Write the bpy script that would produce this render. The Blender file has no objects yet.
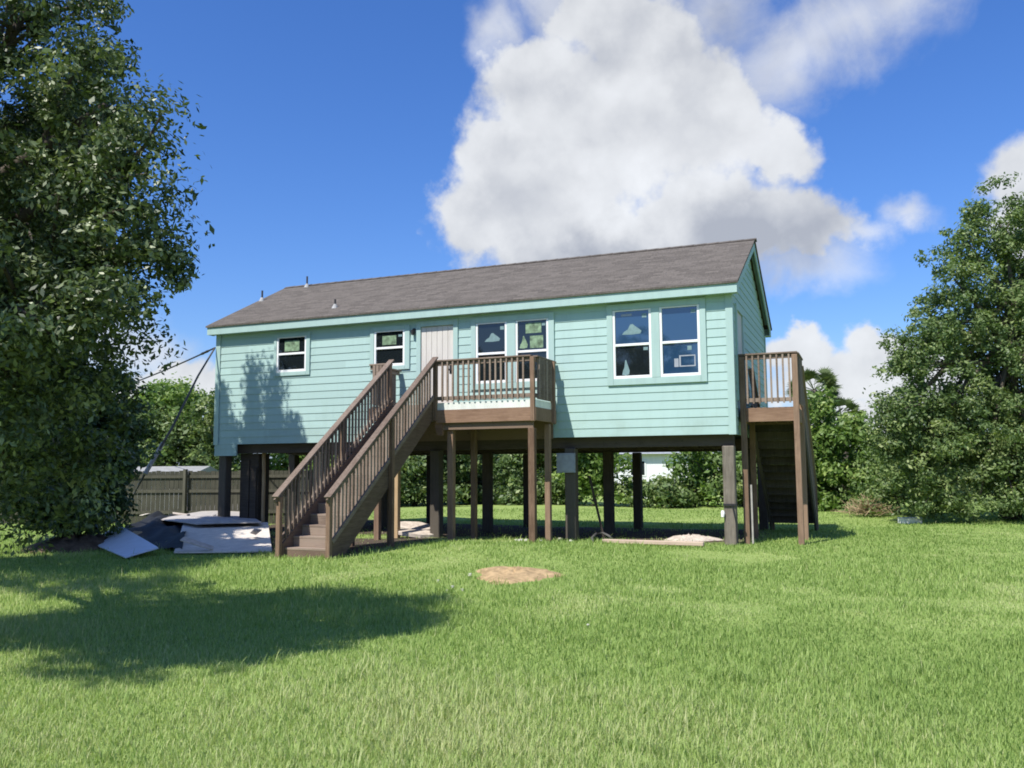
import bpy, math, random
import numpy as np
from mathutils import Vector, Matrix

rng = np.random.default_rng(7)
random.seed(7)
scn = bpy.context.scene
COL = scn.collection

# ------------------------------------------------------------------ camera
F_PX, PITCH, YAW, ROLL = 864.2, math.radians(5.67), math.radians(22.345), math.radians(-0.35)
CAM = np.array([2.60, -18.688, 1.60])
ROT = Matrix.Rotation(YAW, 3, 'Z') @ Matrix.Rotation(math.pi/2 + PITCH, 3, 'X') @ Matrix.Rotation(ROLL, 3, 'Z')
cd = bpy.data.cameras.new('camera'); cam = bpy.data.objects.new('camera', cd); COL.objects.link(cam)
cam.matrix_world = Matrix.Translation(Vector(CAM)) @ ROT.to_4x4()
cd.sensor_width = 36; cd.lens = F_PX*36/1024; cd.clip_end = 3000; cd.clip_start = 0.05
scn.camera = cam
CR, CU, CF = (np.array(ROT.col[0]), np.array(ROT.col[1]), -np.array(ROT.col[2]))

# ------------------------------------------------------------------ light
SUN_TO = np.array([-.32, -1., 1.40]); SUN_TO /= np.linalg.norm(SUN_TO)
sd = bpy.data.lights.new('sun', 'SUN'); sun = bpy.data.objects.new('sun', sd); COL.objects.link(sun)
sd.energy = 5.0; sd.angle = math.radians(0.55); sd.color = (1.0, .955, .88)
sun.rotation_euler = Vector(-SUN_TO).to_track_quat('-Z', 'Y').to_euler()
sun.location = (-20, -40, 60)

vs = scn.view_settings
vs.view_transform = 'Standard'; vs.look = 'None'; vs.exposure = 0.35; vs.gamma = 1.0
vs.use_curve_mapping = False

# ------------------------------------------------------------------ node helper
class NT:
    def __init__(s, nt): s.nt = nt
    def n(s, typ, **kw):
        x = s.nt.nodes.new(typ)
        for k, v in kw.items(): setattr(x, k, v)
        return x
    def put(s, sock, v):
        if hasattr(v, 'is_linked') or isinstance(v, bpy.types.NodeSocket): s.nt.links.new(v, sock)
        elif v is not None: sock.default_value = v
    def m(s, op, a, b=None, c=None, clamp=False):
        x = s.n('ShaderNodeMath', operation=op, use_clamp=clamp)
        s.put(x.inputs[0], a); s.put(x.inputs[1], b); s.put(x.inputs[2], c)
        return x.outputs[0]
    def v(s, op, a, b=None, scale=None):
        x = s.n('ShaderNodeVectorMath', operation=op)
        s.put(x.inputs[0], a); s.put(x.inputs[1], b)
        if scale is not None: s.put(x.inputs['Scale'], scale)
        return x.outputs['Value'] if op in ('DOT_PRODUCT', 'LENGTH') else x.outputs['Vector']
    def noise(s, vec, scale, detail=4, rough=.55, dist=0., col=False, typ='FBM'):
        x = s.n('ShaderNodeTexNoise'); x.noise_type = typ
        s.put(x.inputs['Vector'], vec); s.put(x.inputs['Scale'], scale)
        x.inputs['Detail'].default_value = detail; x.inputs['Roughness'].default_value = rough
        x.inputs['Distortion'].default_value = dist
        return x.outputs['Color'] if col else x.outputs['Fac']
    def ramp(s, f, stops, interp='LINEAR'):
        x = s.n('ShaderNodeValToRGB'); s.put(x.inputs[0], f); cr = x.color_ramp; cr.interpolation = interp
        while len(cr.elements) < len(stops): cr.elements.new(.5)
        for e, (p, c) in zip(cr.elements, stops):
            e.position = p; e.color = (*c, 1) if len(c) == 3 else c
        return x.outputs[0]
    def mix(s, f, a, b, mode='MIX'):
        x = s.n('ShaderNodeMix', data_type='RGBA', blend_type=mode)
        s.put(x.inputs[0], f)
        for i, val in ((6, a), (7, b)):
            if isinstance(val, tuple) and len(val) == 3: val = (*val, 1)
            s.put(x.inputs[i], val)
        return x.outputs[2]
    def mr(s, val, a, b, c=0., d=1., smooth=True):
        x = s.n('ShaderNodeMapRange', interpolation_type='SMOOTHSTEP' if smooth else 'LINEAR')
        s.put(x.inputs[0], val)
        for i, q in zip((1, 2, 3, 4), (a, b, c, d)): s.put(x.inputs[i], q)
        return x.outputs[0]

# ------------------------------------------------------------------ world: physical sky with cumulus by direction
W = bpy.data.worlds.new('World'); scn.world = W; W.use_nodes = True
wt = W.node_tree; wt.nodes.clear(); k = NT(wt)
sky = k.n('ShaderNodeTexSky', sky_type='NISHITA'); sky.sun_disc = False
sky.sun_elevation = math.asin(SUN_TO[2]); sky.sun_rotation = math.atan2(SUN_TO[0], SUN_TO[1]) % (2*math.pi)
sky.altitude = 0; sky.air_density = 1.25; sky.dust_density = 0.45; sky.ozone_density = 4.0
hs = k.n('ShaderNodeHueSaturation'); hs.inputs['Saturation'].default_value = 1.18; hs.inputs['Value'].default_value = 1.0
wt.links.new(sky.outputs[0], hs.inputs['Color'])
skyblue = k.v('MULTIPLY', hs.outputs[0], (.56, .665, .96))
tc = k.n('ShaderNodeTexCoord'); D = tc.outputs['Generated']
dF = k.v('DOT_PRODUCT', D, tuple(CF)); dR = k.v('DOT_PRODUCT', D, tuple(CR)); dU = k.v('DOT_PRODUCT', D, tuple(CU))
dFs = k.m('MAXIMUM', dF, .2)
cx_ = k.m('DIVIDE', dR, dFs); cy_ = k.m('DIVIDE', dU, dFs)
P0 = k.n('ShaderNodeCombineXYZ'); wt.links.new(cx_, P0.inputs[0]); wt.links.new(cy_, P0.inputs[1])
w1 = k.noise(D, 7.0, 3, .5, col=True); w2 = k.noise(D, 26.0, 5, .6, col=True)
wv = k.v('ADD', k.v('SCALE', k.v('SUBTRACT', w1, (.5, .5, .5)), scale=.085),
         k.v('SCALE', k.v('SUBTRACT', w2, (.5, .5, .5)), scale=.05))
P = k.v('MULTIPLY', k.v('ADD', P0.outputs[0], wv), (1, 1, 0))
def blob(x, y, rx, ry, rot=0.):
    c = ((x-512)/F_PX, (384-y)/F_PX, 0)
    q = k.v('SUBTRACT', P, c)
    if rot:
        r = k.n('ShaderNodeVectorRotate', rotation_type='Z_AXIS'); wt.links.new(q, r.inputs['Vector'])
        r.inputs['Angle'].default_value = math.radians(rot); q = r.outputs[0]
    q = k.v('MULTIPLY', q, (F_PX/rx, F_PX/ry, 0))
    return k.m('SUBTRACT', 1., k.v('LENGTH', q))
def union(bl):
    o = None
    for b in bl:
        f = blob(*b); o = f if o is None else k.m('SMOOTH_MAX', o, f, .18)
    return o
dense = union([(479,212,57,58),(500,155,60,60),(555,190,110,105),(545,95,72,70),(610,130,120,120),(640,50,85,85),(700,120,95,95),
               (775,150,58,55),(730,225,130,70),(800,225,70,48),(552,250,76,40),(620,250,130,55),(600,20,75,60),
               (1035,195,62,72),(1050,240,80,60),(835,375,78,40),(885,345,50,30),(850,425,70,50),(795,352,50,28),(915,385,95,62),
               (185,385,70,36),(140,400,70,34)])
wisp = union([(800,55,190,62,-27),(860,15,170,55,-27),(905,-5,90,36,-27),(555,5,120,45,70),(500,40,40,60),(900,214,44,24),(850,235,50,22),
             (790,265,90,40),(120,345,80,46),(150,350,60,40),(700,20,100,80)])
vor = k.n('ShaderNodeTexVoronoi', feature='SMOOTH_F1', voronoi_dimensions='3D'); wt.links.new(D, vor.inputs['Vector'])
vor.inputs['Scale'].default_value = 24; vor.inputs['Smoothness'].default_value = .35
vor.inputs['Detail'].default_value = 3.0; vor.inputs['Roughness'].default_value = .55
puff = k.m('SUBTRACT', .42, vor.outputs['Distance'])
fb = k.m('SUBTRACT', k.noise(D, 14., 8, .6), .5)
dd = k.m('ADD', k.m('MULTIPLY', dense, 1.5), k.m('ADD', k.m('MULTIPLY', puff, .28), k.m('MULTIPLY', fb, .70)))
aD = k.m('MULTIPLY', k.mr(dd, -.06, .48), .96)
ws = k.m('ADD', wisp, k.m('MULTIPLY', k.m('SUBTRACT', k.noise(D, 8., 9, .60, dist=.8), .5), 1.45))
aW = k.m('MULTIPLY', k.mr(ws, -.1, .95), .74)
# other clouds all around, away from the part of sky that the photograph shows
gen = k.mr(k.noise(D, 3.2, 8, .58), .50, .66)
away = k.mr(dF, .70, .45)
aG = k.m('MULTIPLY', k.m('MULTIPLY', gen, away), .6)
front = k.mr(dF, .3, .5)
alpha = k.m('MAXIMUM', k.m('MULTIPLY', k.m('MAXIMUM', aD, aW), front), aG)
# light and shade of the cumulus: thick parts grey-blue, sunward puffs white
dl = k.v('ADD', D, tuple(.030*np.array([-.35, .0, .94])))
def bulge(vec):
    x = k.n('ShaderNodeTexVoronoi', feature='SMOOTH_F1', voronoi_dimensions='3D'); wt.links.new(vec, x.inputs['Vector'])
    x.inputs['Scale'].default_value = 10; x.inputs['Smoothness'].default_value = .8; x.inputs['Detail'].default_value = 1.0; x.inputs['Roughness'].default_value = .45
    return x.outputs['Distance']
Dw = k.v('ADD', D, k.v('SCALE', k.v('SUBTRACT', w2, (.5, .5, .5)), scale=.05))
sh3 = k.m('SUBTRACT', bulge(k.v('ADD', Dw, tuple(.035*np.array([-.35, .0, .94])))), bulge(Dw))
sh1 = k.m('SUBTRACT', k.noise(D, 14., 6, .6), k.noise(dl, 14., 6, .6))
sh2 = k.m('SUBTRACT', k.noise(D, 5., 3, .5), k.noise(k.v('ADD', D, tuple(.07*np.array([-.35, 0, .94]))), 5., 3, .5))
grey = k.m('MAXIMUM', union([(755,235,120,60),(600,270,150,50)]), 0.)
lum = k.m('ADD', .96, k.m('ADD', k.m('ADD', k.m('MULTIPLY', sh1, .14), k.m('MULTIPLY', sh3, .32)), k.m('MULTIPLY', sh2, .40)))
lum = k.m('ADD', lum, k.m('MULTIPLY', puff, .07))
lum = k.m('SUBTRACT', lum, k.m('MULTIPLY', grey, .36))
lum = k.m('MINIMUM', k.m('MAXIMUM', lum, .66), 1.08)
ccol = k.mix(k.mr(lum, .5, .95), (.68, .74, .88), (.94, .965, 1.0))
cl = k.v('SCALE', ccol, scale=k.m('MULTIPLY', lum, 5.25))
sepD = k.n('ShaderNodeSeparateXYZ'); wt.links.new(D, sepD.inputs[0])
low = k.m('MULTIPLY', k.mr(sepD.outputs[2], .16, -.02), .75)       # pale humid air over the horizon
skyh = k.mix(low, skyblue, (3.1, 3.9, 5.2))
skycol = k.mix(alpha, skyh, cl)
bg = k.n('ShaderNodeBackground'); wt.links.new(skycol, bg.inputs[0]); bg.inputs[1].default_value = .135
wo = k.n('ShaderNodeOutputWorld'); wt.links.new(bg.outputs[0], wo.inputs[0])
scn.cycles.filter_width = 1.8; scn.cycles.max_bounces = 5; scn.cycles.diffuse_bounces = 3; scn.cycles.transmission_bounces = 4
W.cycles.sampling_method = 'NONE'

# ------------------------------------------------------------------ helpers
def at(x, y, depth):
    d = CF + CR*((x-512)/F_PX) + CU*((384-y)/F_PX)
    return CAM + d*depth
def smooth(a, b, x):
    t = np.clip((x-a)/(b-a), 0, 1); return t*t*(3-2*t)
def ground_z(x, y):
    x = np.asarray(x, float); y = np.asarray(y, float)
    z = .07*np.exp(-(((x+4.6)/3.6)**2 + ((y+2.6)/2.0)**2))
    z = z + .025*np.sin(x*.55+1.3)*np.sin(y*.47) + .012*np.sin(x*1.7+.4)*np.cos(y*1.31+.8)
    z = z - .06*np.exp(-(((x+6.5)/6)**2 + ((y-3)/3)**2))
    z = z - .27*np.exp(-(((x+5)/9.5)**2 + ((y-9.5)/3.8)**2))
    return z

class MB:
    def __init__(s): s.v = []; s.f = []
    def face(s, pts):
        i = len(s.v); s.v += [tuple(map(float, p)) for p in pts]; s.f.append(tuple(range(i, i+len(pts)))); return s
    def hexa(s, p):                       # 8 points: bottom ring 0-3, top ring 4-7
        i = len(s.v); s.v += [tuple(map(float, q)) for q in p]
        s.f += [tuple(i+j for j in f) for f in ((3,2,1,0),(4,5,6,7),(0,1,5,4),(1,2,6,5),(2,3,7,6),(3,0,4,7))]; return s
    def box(s, x0, x1, y0, y1, z0, z1):
        return s.hexa([(x0,y0,z0),(x1,y0,z0),(x1,y1,z0),(x0,y1,z0),(x0,y0,z1),(x1,y0,z1),(x1,y1,z1),(x0,y1,z1)])
    def bar(s, a, b, w, h, up=(0,0,1)):
        a = Vector(a); b = Vector(b); d = (b-a).normalized(); up = Vector(up)
        r = d.cross(up)
        if r.length < 1e-4: r = d.cross(Vector((1,0,0)))
        r.normalize(); q = r.cross(d).normalized()
        r = r*w/2; q = q*h/2
        return s.hexa([a-r-q, a+r-q, b+r-q, b-r-q, a-r+q, a+r+q, b+r+q, b-r+q])
    def tube(s, pts, rad, n=8, caps=True):
        pts = [Vector(p) for p in pts]; i0 = len(s.v); prev = None
        for j, p in enumerate(pts):
            d = (pts[min(j+1, len(pts)-1)] - pts[max(j-1, 0)]).normalized()
            if prev is None:
                r = d.cross(Vector((0,0,1)));
                if r.length < .05: r = d.cross(Vector((1,0,0)))
            else: r = prev - d*prev.dot(d)
            r.normalize(); prev = r; q = d.cross(r)
            R = rad[j] if hasattr(rad, '__len__') else rad
            for t in range(n):
                a = 2*math.pi*t/n; s.v.append(tuple(p + r*(R*math.cos(a)) + q*(R*math.sin(a))))
        for j in range(len(pts)-1):
            for t in range(n):
                a = i0+j*n+t; b = i0+j*n+(t+1) % n
                s.f.append((a, b, b+n, a+n))
        if caps:
            s.f.append(tuple(i0+t for t in range(n))[::-1]); e = i0+(len(pts)-1)*n
            s.f.append(tuple(e+t for t in range(n)))
        return s
    def build(s, name, mat, parent=None, bevel=0., smooth_=False, origin=None):
        me = bpy.data.meshes.new(name)
        vv = s.v
        if origin is not None: vv = [(a-origin[0], b-origin[1], c-origin[2]) for a, b, c in vv]
        me.from_pydata(vv, [], s.f); me.materials.append(mat); me.update()
        if smooth_: me.polygons.foreach_set('use_smooth', [True]*len(me.polygons))
        o = bpy.data.objects.new(name, me); COL.objects.link(o)
        if origin is not None: o.location = origin
        if parent is not None:
            o.parent = parent
            if origin is None: o.location = -world_loc(parent)
            else: o.location = Vector(origin) - world_loc(parent)
        if bevel:
            b = o.modifiers.new('bevel', 'BEVEL'); b.width = bevel; b.segments = 1; b.limit_method = 'ANGLE'
        return o
def world_loc(o):
    v = Vector(o.location)
    while o.parent is not None:
        o = o.parent; v += Vector(o.location)
    return v
def npmesh(name, V, Fq, mat, parent=None, tint=None, smooth_=False):
    me = bpy.data.meshes.new(name); V = np.ascontiguousarray(V, np.float32); Fq = np.ascontiguousarray(Fq, np.int32)
    n, w = Fq.shape
    me.vertices.add(len(V)); me.vertices.foreach_set('co', V.ravel())
    me.loops.add(n*w); me.loops.foreach_set('vertex_index', Fq.ravel())
    me.polygons.add(n); me.polygons.foreach_set('loop_start', np.arange(0, n*w, w, dtype=np.int32))
    me.polygons.foreach_set('loop_total', np.full(n, w, np.int32))
    if smooth_: me.polygons.foreach_set('use_smooth', np.ones(n, bool))
    me.update(calc_edges=True)
    if tint is not None:
        a = me.attributes.new('tint', 'FLOAT', 'POINT'); a.data.foreach_set('value', np.asarray(tint, np.float32))
    me.materials.append(mat)
    o = bpy.data.objects.new(name, me); COL.objects.link(o)
    if parent is not None: o.parent = parent; o.location = -world_loc(parent)
    return o
def tag(o, label=None, cat=None, group=None, kind=None):
    if label: o['label'] = label
    if cat: o['category'] = cat
    if group: o['group'] = group
    if kind: o['kind'] = kind
    return o
def thing(name, label, cat, loc, group=None):
    o = bpy.data.objects.new(name, None); COL.objects.link(o); o.location = loc; o.empty_display_size = .2
    return tag(o, label, cat, group)

# ------------------------------------------------------------------ materials
def new_mat(name):
    m = bpy.data.materials.new(name); m.use_nodes = True; m.node_tree.nodes.clear(); return m, NT(m.node_tree)
def finish(m, t, base, rough=.8, spec=.3, bump=None, bs=.2, bd=.01, metal=0., ior=None, extra=None):
    p = t.n('ShaderNodeBsdfPrincipled')
    if isinstance(base, tuple) and len(base) == 3: base = (*base, 1)
    t.put(p.inputs['Base Color'], base); t.put(p.inputs['Roughness'], rough)
    p.inputs['Specular IOR Level'].default_value = spec; p.inputs['Metallic'].default_value = metal
    if ior: p.inputs['IOR'].default_value = ior
    if bump is not None:
        b = t.n('ShaderNodeBump'); b.inputs['Strength'].default_value = bs; b.inputs['Distance'].default_value = bd
        t.put(b.inputs['Height'], bump); t.nt.links.new(b.outputs[0], p.inputs['Normal'])
    o = t.n('ShaderNodeOutputMaterial'); t.nt.links.new(p.outputs[0], o.inputs[0]); return m
def geo(t): return t.n('ShaderNodeNewGeometry').outputs['Position']
def rand(t): return t.n('ShaderNodeObjectInfo').outputs['Random']

def mat_paint(name, c, dirt=.10, rough=.55):
    m, t = new_mat(name); g = geo(t)
    st = t.noise(t.v('MULTIPLY', g, (3, 3, .5)), 2.2, 5, .6); fine = t.noise(g, 28, 3, .6)
    c2 = tuple(v*(1-dirt*1.6) for v in c)
    b = t.mix(t.mr(st, .38, .72), c, c2)
    b = t.mix(t.mr(fine, .55, .8, 0, .25), b, tuple(v*.86 for v in c))
    return finish(m, t, b, rough, .35, fine, .08, .004)
def mat_wood(name, dark, light, rough=.85, stain=.5, axis='Z'):
    m, t = new_mat(name); g = geo(t); r = rand(t)
    off = t.v('ADD', g, t.v('SCALE', (3.1, 7.7, 5.3), scale=t.m('MULTIPLY', r, 9)))
    sc = {'Z': (14, 14, 1.1), 'X': (1.1, 14, 14), 'Y': (14, 1.1, 14)}[axis]
    grain = t.noise(t.v('MULTIPLY', off, sc), 2.5, 5, .65, dist=.4)
    blot = t.noise(off, 2.3, 4, .6)
    f = t.m('ADD', t.m('MULTIPLY', grain, .65), t.m('MULTIPLY', blot, .45))
    f = t.m('ADD', f, t.m('MULTIPLY', t.m('SUBTRACT', r, .5), .36))
    b = t.ramp(f, [(.30, dark), (.72, light)])
    kn = t.noise(off, 11, 2, .5)
    b = t.mix(t.mr(kn, .70, .80, 0, stain), b, tuple(v*.45 for v in dark))
    return finish(m, t, b, rough, .2, grain, .35, .006)

M = {}
MINT = (.360, .502, .474)
def mat_siding():
    m, t = new_mat('mint_siding_paint'); g = geo(t); sp = t.n('ShaderNodeSeparateXYZ'); t.nt.links.new(g, sp.inputs[0])
    row = t.m('FLOOR', t.m('DIVIDE', t.m('SUBTRACT', sp.outputs[2], 2.326), .19))
    run_ = t.m('FLOOR', t.m('ADD', t.m('DIVIDE', t.m('ADD', sp.outputs[0], sp.outputs[1]), 3.66), t.m('MULTIPLY', t.m('SINE', t.m('MULTIPLY', row, 12.9)), 7.)))
    cb = t.n('ShaderNodeCombineXYZ'); t.nt.links.new(row, cb.inputs[0]); t.nt.links.new(run_, cb.inputs[1])
    wn = t.n('ShaderNodeTexWhiteNoise', noise_dimensions='3D'); t.nt.links.new(cb.outputs[0], wn.inputs['Vector'])
    st = t.noise(t.v('MULTIPLY', g, (3, 3, .4)), 1.9, 6, .65); fine = t.noise(t.v('MULTIPLY', g, (2, 2, 14)), 9, 4, .6)
    b = t.mix(wn.outputs['Value'], tuple(v*.95 for v in MINT), tuple(v*1.05 for v in MINT))
    b = t.mix(t.mr(st, .45, .80, 0, .30), b, (MINT[0]*.72, MINT[1]*.74, MINT[2]*.72))
    spl = t.m('MULTIPLY', t.mr(sp.outputs[2], 3.1, 2.3), t.mr(t.noise(g, 1.7, 5, .6), .42, .68, 0, .35))
    b = t.mix(spl, b, (MINT[0]*.66, MINT[1]*.62, MINT[2]*.54))
    return finish(m, t, b, .6, .3, fine, .12, .004)
M['siding'] = mat_siding()
M['trim'] = mat_paint('mint_trim_paint', (.360, .498, .468), .05)
M['vinyl'] = mat_paint('white_vinyl', (.80, .81, .80), .03, .4)
M['white_board'] = mat_paint('white_painted_board', (.70, .72, .66), .10)
M['door'] = mat_paint('pale_door_paint', (.60, .565, .52), .08)
M['wood'] = mat_wood('weathered_brown_wood', (.112, .070, .046), (.27, .180, .124))
M['wood_x'] = mat_wood('weathered_brown_rim', (.16, .093, .060), (.31, .200, .135), axis='X')
M['rail'] = mat_wood('greyed_rail_wood', (.13, .094, .072), (.29, .232, .19), axis='Y')
M['rail_x'] = mat_wood('greyed_deck_wood', (.13, .094, .072), (.285, .222, .175), axis='X')
M['stair'] = mat_wood('dark_stringer_wood', (.095, .064, .046), (.195, .138, .102), axis='Y')
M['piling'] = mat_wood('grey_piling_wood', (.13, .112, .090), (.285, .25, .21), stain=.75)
M['piling_shaded'] = mat_wood('shaded_piling_wood', (.042, .037, .031), (.105, .090, .072), stain=.4)  # piling wood with the under-house shade put into its colour
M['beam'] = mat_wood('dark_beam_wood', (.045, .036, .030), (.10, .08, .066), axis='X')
M['tan_wood'] = mat_wood('fresh_tan_lumber', (.33, .22, .12), (.50, .36, .21))
M['fence'] = mat_wood('grey_fence_wood', (.055, .055, .040), (.125, .118, .088))
M['timber'] = mat_wood('bleached_timber', (.30, .22, .16), (.50, .39, .30), axis='X')
def plain(name, c, rough=.8, spec=.3, var=.15, sc=6., metal=0., ior=None):
    m, t = new_mat(name); g = geo(t); n = t.noise(g, sc, 6, .6)
    b = t.mix(t.mr(n, .3, .7), tuple(v*(1-var) for v in c), tuple(min(1, v*(1+var)) for v in c))
    return finish(m, t, b, rough, spec, n, .15, .01, metal, ior)
M['dark'] = plain('dark_cavity', (.018, .02, .022), .9)
M['metal'] = plain('galvanised_metal', (.45, .46, .47), .45, .5, .12, 9, .7)
M['pipe'] = plain('dark_vent_pipe', (.05, .048, .05), .6)
M['flash'] = plain('pale_lead_flashing', (.34, .34, .33), .5)
M['black'] = plain('black_cable', (.025, .025, .028), .6)
M['cable'] = plain('grey_cable', (.10, .095, .09), .7)
M['pole'] = plain('pale_conduit', (.36, .34, .31), .6)
M['tarp'] = plain('black_plastic_tarp', (.018, .020, .022), .7, .25, .3, 5)
M['foam'] = plain('white_panel', (.62, .68, .78), .6, .4, .05, 4)
M['ply'] = plain('pale_sheathing', (.63, .57, .50), .85, .2, .12, 5)
M['drywall'] = plain('grey_sheathing', (.42, .39, .36), .85, .2, .2, 5)
M['concrete'] = plain('broken_concrete', (.52, .45, .38), .9, .2, .2, 9)
M['stone'] = plain('pale_stone', (.55, .52, .46), .9, .2, .2, 20)
M['dirt'] = plain('sandy_dirt', (.40, .285, .155), .95, .1, .28, 9)
M['soil'] = plain('dark_soil', (.14, .10, .07), .95, .1, .35, 7)
M['dry'] = plain('dry_brush', (.34, .26, .16), .9, .1, .3, 8)
M['white_wall'] = mat_paint('white_house_wall', (.78, .79, .80), .05)
M['grey_roof'] = plain('grey_roof', (.30, .32, .34), .8)
M['panel'] = plain('grey_panel', (.30, .32, .36), .5, .5, .12, 8)
M['plastic'] = plain('white_plastic', (.78, .78, .74), .5, .4, .05)
M['sticker_reflection'] = plain('pale_label_reflection', (.17, .26, .27), .6, .3, .12, 14)  # pale window labels and painted cloud-like pane reflections
M['green_sticker_reflection'] = plain('green_label_reflection', (.17, .25, .155), .6, .3, .6, 7)  # green window labels and the painted tree reflection
def mat_glass(name, c, ior=1.95):
    m, t = new_mat(name); g = geo(t); n = t.noise(g, 1.6, 2, .5)
    return finish(m, t, c, .03, .5, n, .05, .02, 0, ior)
M['glass'] = mat_glass('dark_window_glass', (.010, .014, .016), 1.62)
M['glass_sky'] = mat_glass('sky_reflection_glass', (.018, .050, .105))  # blue base colour stands in for the reflected sky

def mat_shingle():
    m, t = new_mat('brown_asphalt_shingles'); g = geo(t)
    sl = math.atan(.5035); sp = t.n('ShaderNodeSeparateXYZ'); t.nt.links.new(g, sp.inputs[0])
    v = t.m('DIVIDE', sp.outputs[2], math.sin(sl))
    cb = t.n('ShaderNodeCombineXYZ'); t.nt.links.new(sp.outputs[0], cb.inputs[0]); t.nt.links.new(v, cb.inputs[1])
    br = t.n('ShaderNodeTexBrick'); t.nt.links.new(cb.outputs[0], br.inputs['Vector'])
    br.inputs['Scale'].default_value = 1.0; br.inputs['Brick Width'].default_value = .31; br.inputs['Row Height'].default_value = .142
    br.inputs['Mortar Size'].default_value = .010; br.inputs['Mortar Smooth'].default_value = .3; br.offset_frequency = 2; br.offset = .37
    br.inputs['Color1'].default_value = (.060, .053, .045, 1); br.inputs['Color2'].default_value = (.175, .154, .133, 1)
    br.inputs['Mortar'].default_value = (.06, .052, .048, 1); br.inputs['Bias'].default_value = -.05
    n = t.noise(g, 26, 4, .75); n2 = t.noise(t.v('MULTIPLY', g, (1, 1, 1)), 1.6, 6, .65)
    b = t.mix(.55, br.outputs[0], t.ramp(n, [(.34, (.050, .044, .038)), (.66, (.20, .177, .153))]))
    b = t.mix(t.mr(n2, .35, .7, 0, .45), b, (.135, .119, .104))
    h = t.m('ADD', br.outputs['Fac'], t.m('MULTIPLY', n, .4))
    return finish(m, t, b, .95, .15, t.m('MULTIPLY', h, -1), .5, .012)
M['shingle'] = mat_shingle()

def mat_leaf(name, stops, rough=.5, trans=.35, spec=.4, tcol=None):
    m, t = new_mat(name)
    a = t.n('ShaderNodeAttribute', attribute_name='tint').outputs['Fac']
    c = t.ramp(a, stops)
    p = t.n('ShaderNodeBsdfPrincipled'); t.put(p.inputs['Base Color'], c); p.inputs['Roughness'].default_value = rough
    p.inputs['Specular IOR Level'].default_value = spec
    tr = t.n('ShaderNodeBsdfTranslucent')
    t.put(tr.inputs[0], t.mix(1., c, tcol or (1.35, 1.5, .7), 'MULTIPLY'))
    ms = t.n('ShaderNodeMixShader'); ms.inputs[0].default_value = trans
    t.nt.links.new(p.outputs[0], ms.inputs[1]); t.nt.links.new(tr.outputs[0], ms.inputs[2])
    o = t.n('ShaderNodeOutputMaterial'); t.nt.links.new(ms.outputs[0], o.inputs[0]); return m
M['oak_leaf'] = mat_leaf('dark_glossy_leaves', [(0, (.030, .050, .018)), (.55, (.088, .126, .044)), (1, (.29, .33, .17))], .44, .18, .45)
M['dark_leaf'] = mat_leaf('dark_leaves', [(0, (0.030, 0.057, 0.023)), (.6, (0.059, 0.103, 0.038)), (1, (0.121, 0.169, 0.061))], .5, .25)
M['tree_leaf'] = mat_leaf('green_leaves', [(0, (0.072, 0.120, 0.041)), (.55, (0.155, 0.220, 0.077)), (1, (0.309, 0.361, 0.143))], .5, .3)
M['pale_leaf'] = mat_leaf('willow_green_leaves', [(0, (0.079, 0.130, 0.041)), (.55, (0.167, 0.243, 0.077)), (1, (0.316, 0.373, 0.141))], .5, .33)
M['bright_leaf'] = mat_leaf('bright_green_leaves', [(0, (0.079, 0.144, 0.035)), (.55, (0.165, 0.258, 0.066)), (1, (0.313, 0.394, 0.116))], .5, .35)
M['palm_leaf'] = mat_leaf('palm_leaves', [(0, (0.065, 0.098, 0.033)), (.6, (0.117, 0.156, 0.052)), (1, (0.260, 0.221, 0.117))], .5, .25)
M['blade'] = mat_leaf('grass_blades', [(0, (.150, .228, .055)), (.35, (.232, .345, .086)), (.7, (.345, .455, .140)), (1, (.50, .52, .26))], .6, .38, .25, (1.15, 1.2, .8))
M['bark'] = mat_wood('grey_brown_bark', (.045, .036, .028), (.13, .11, .09), .95)

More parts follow.
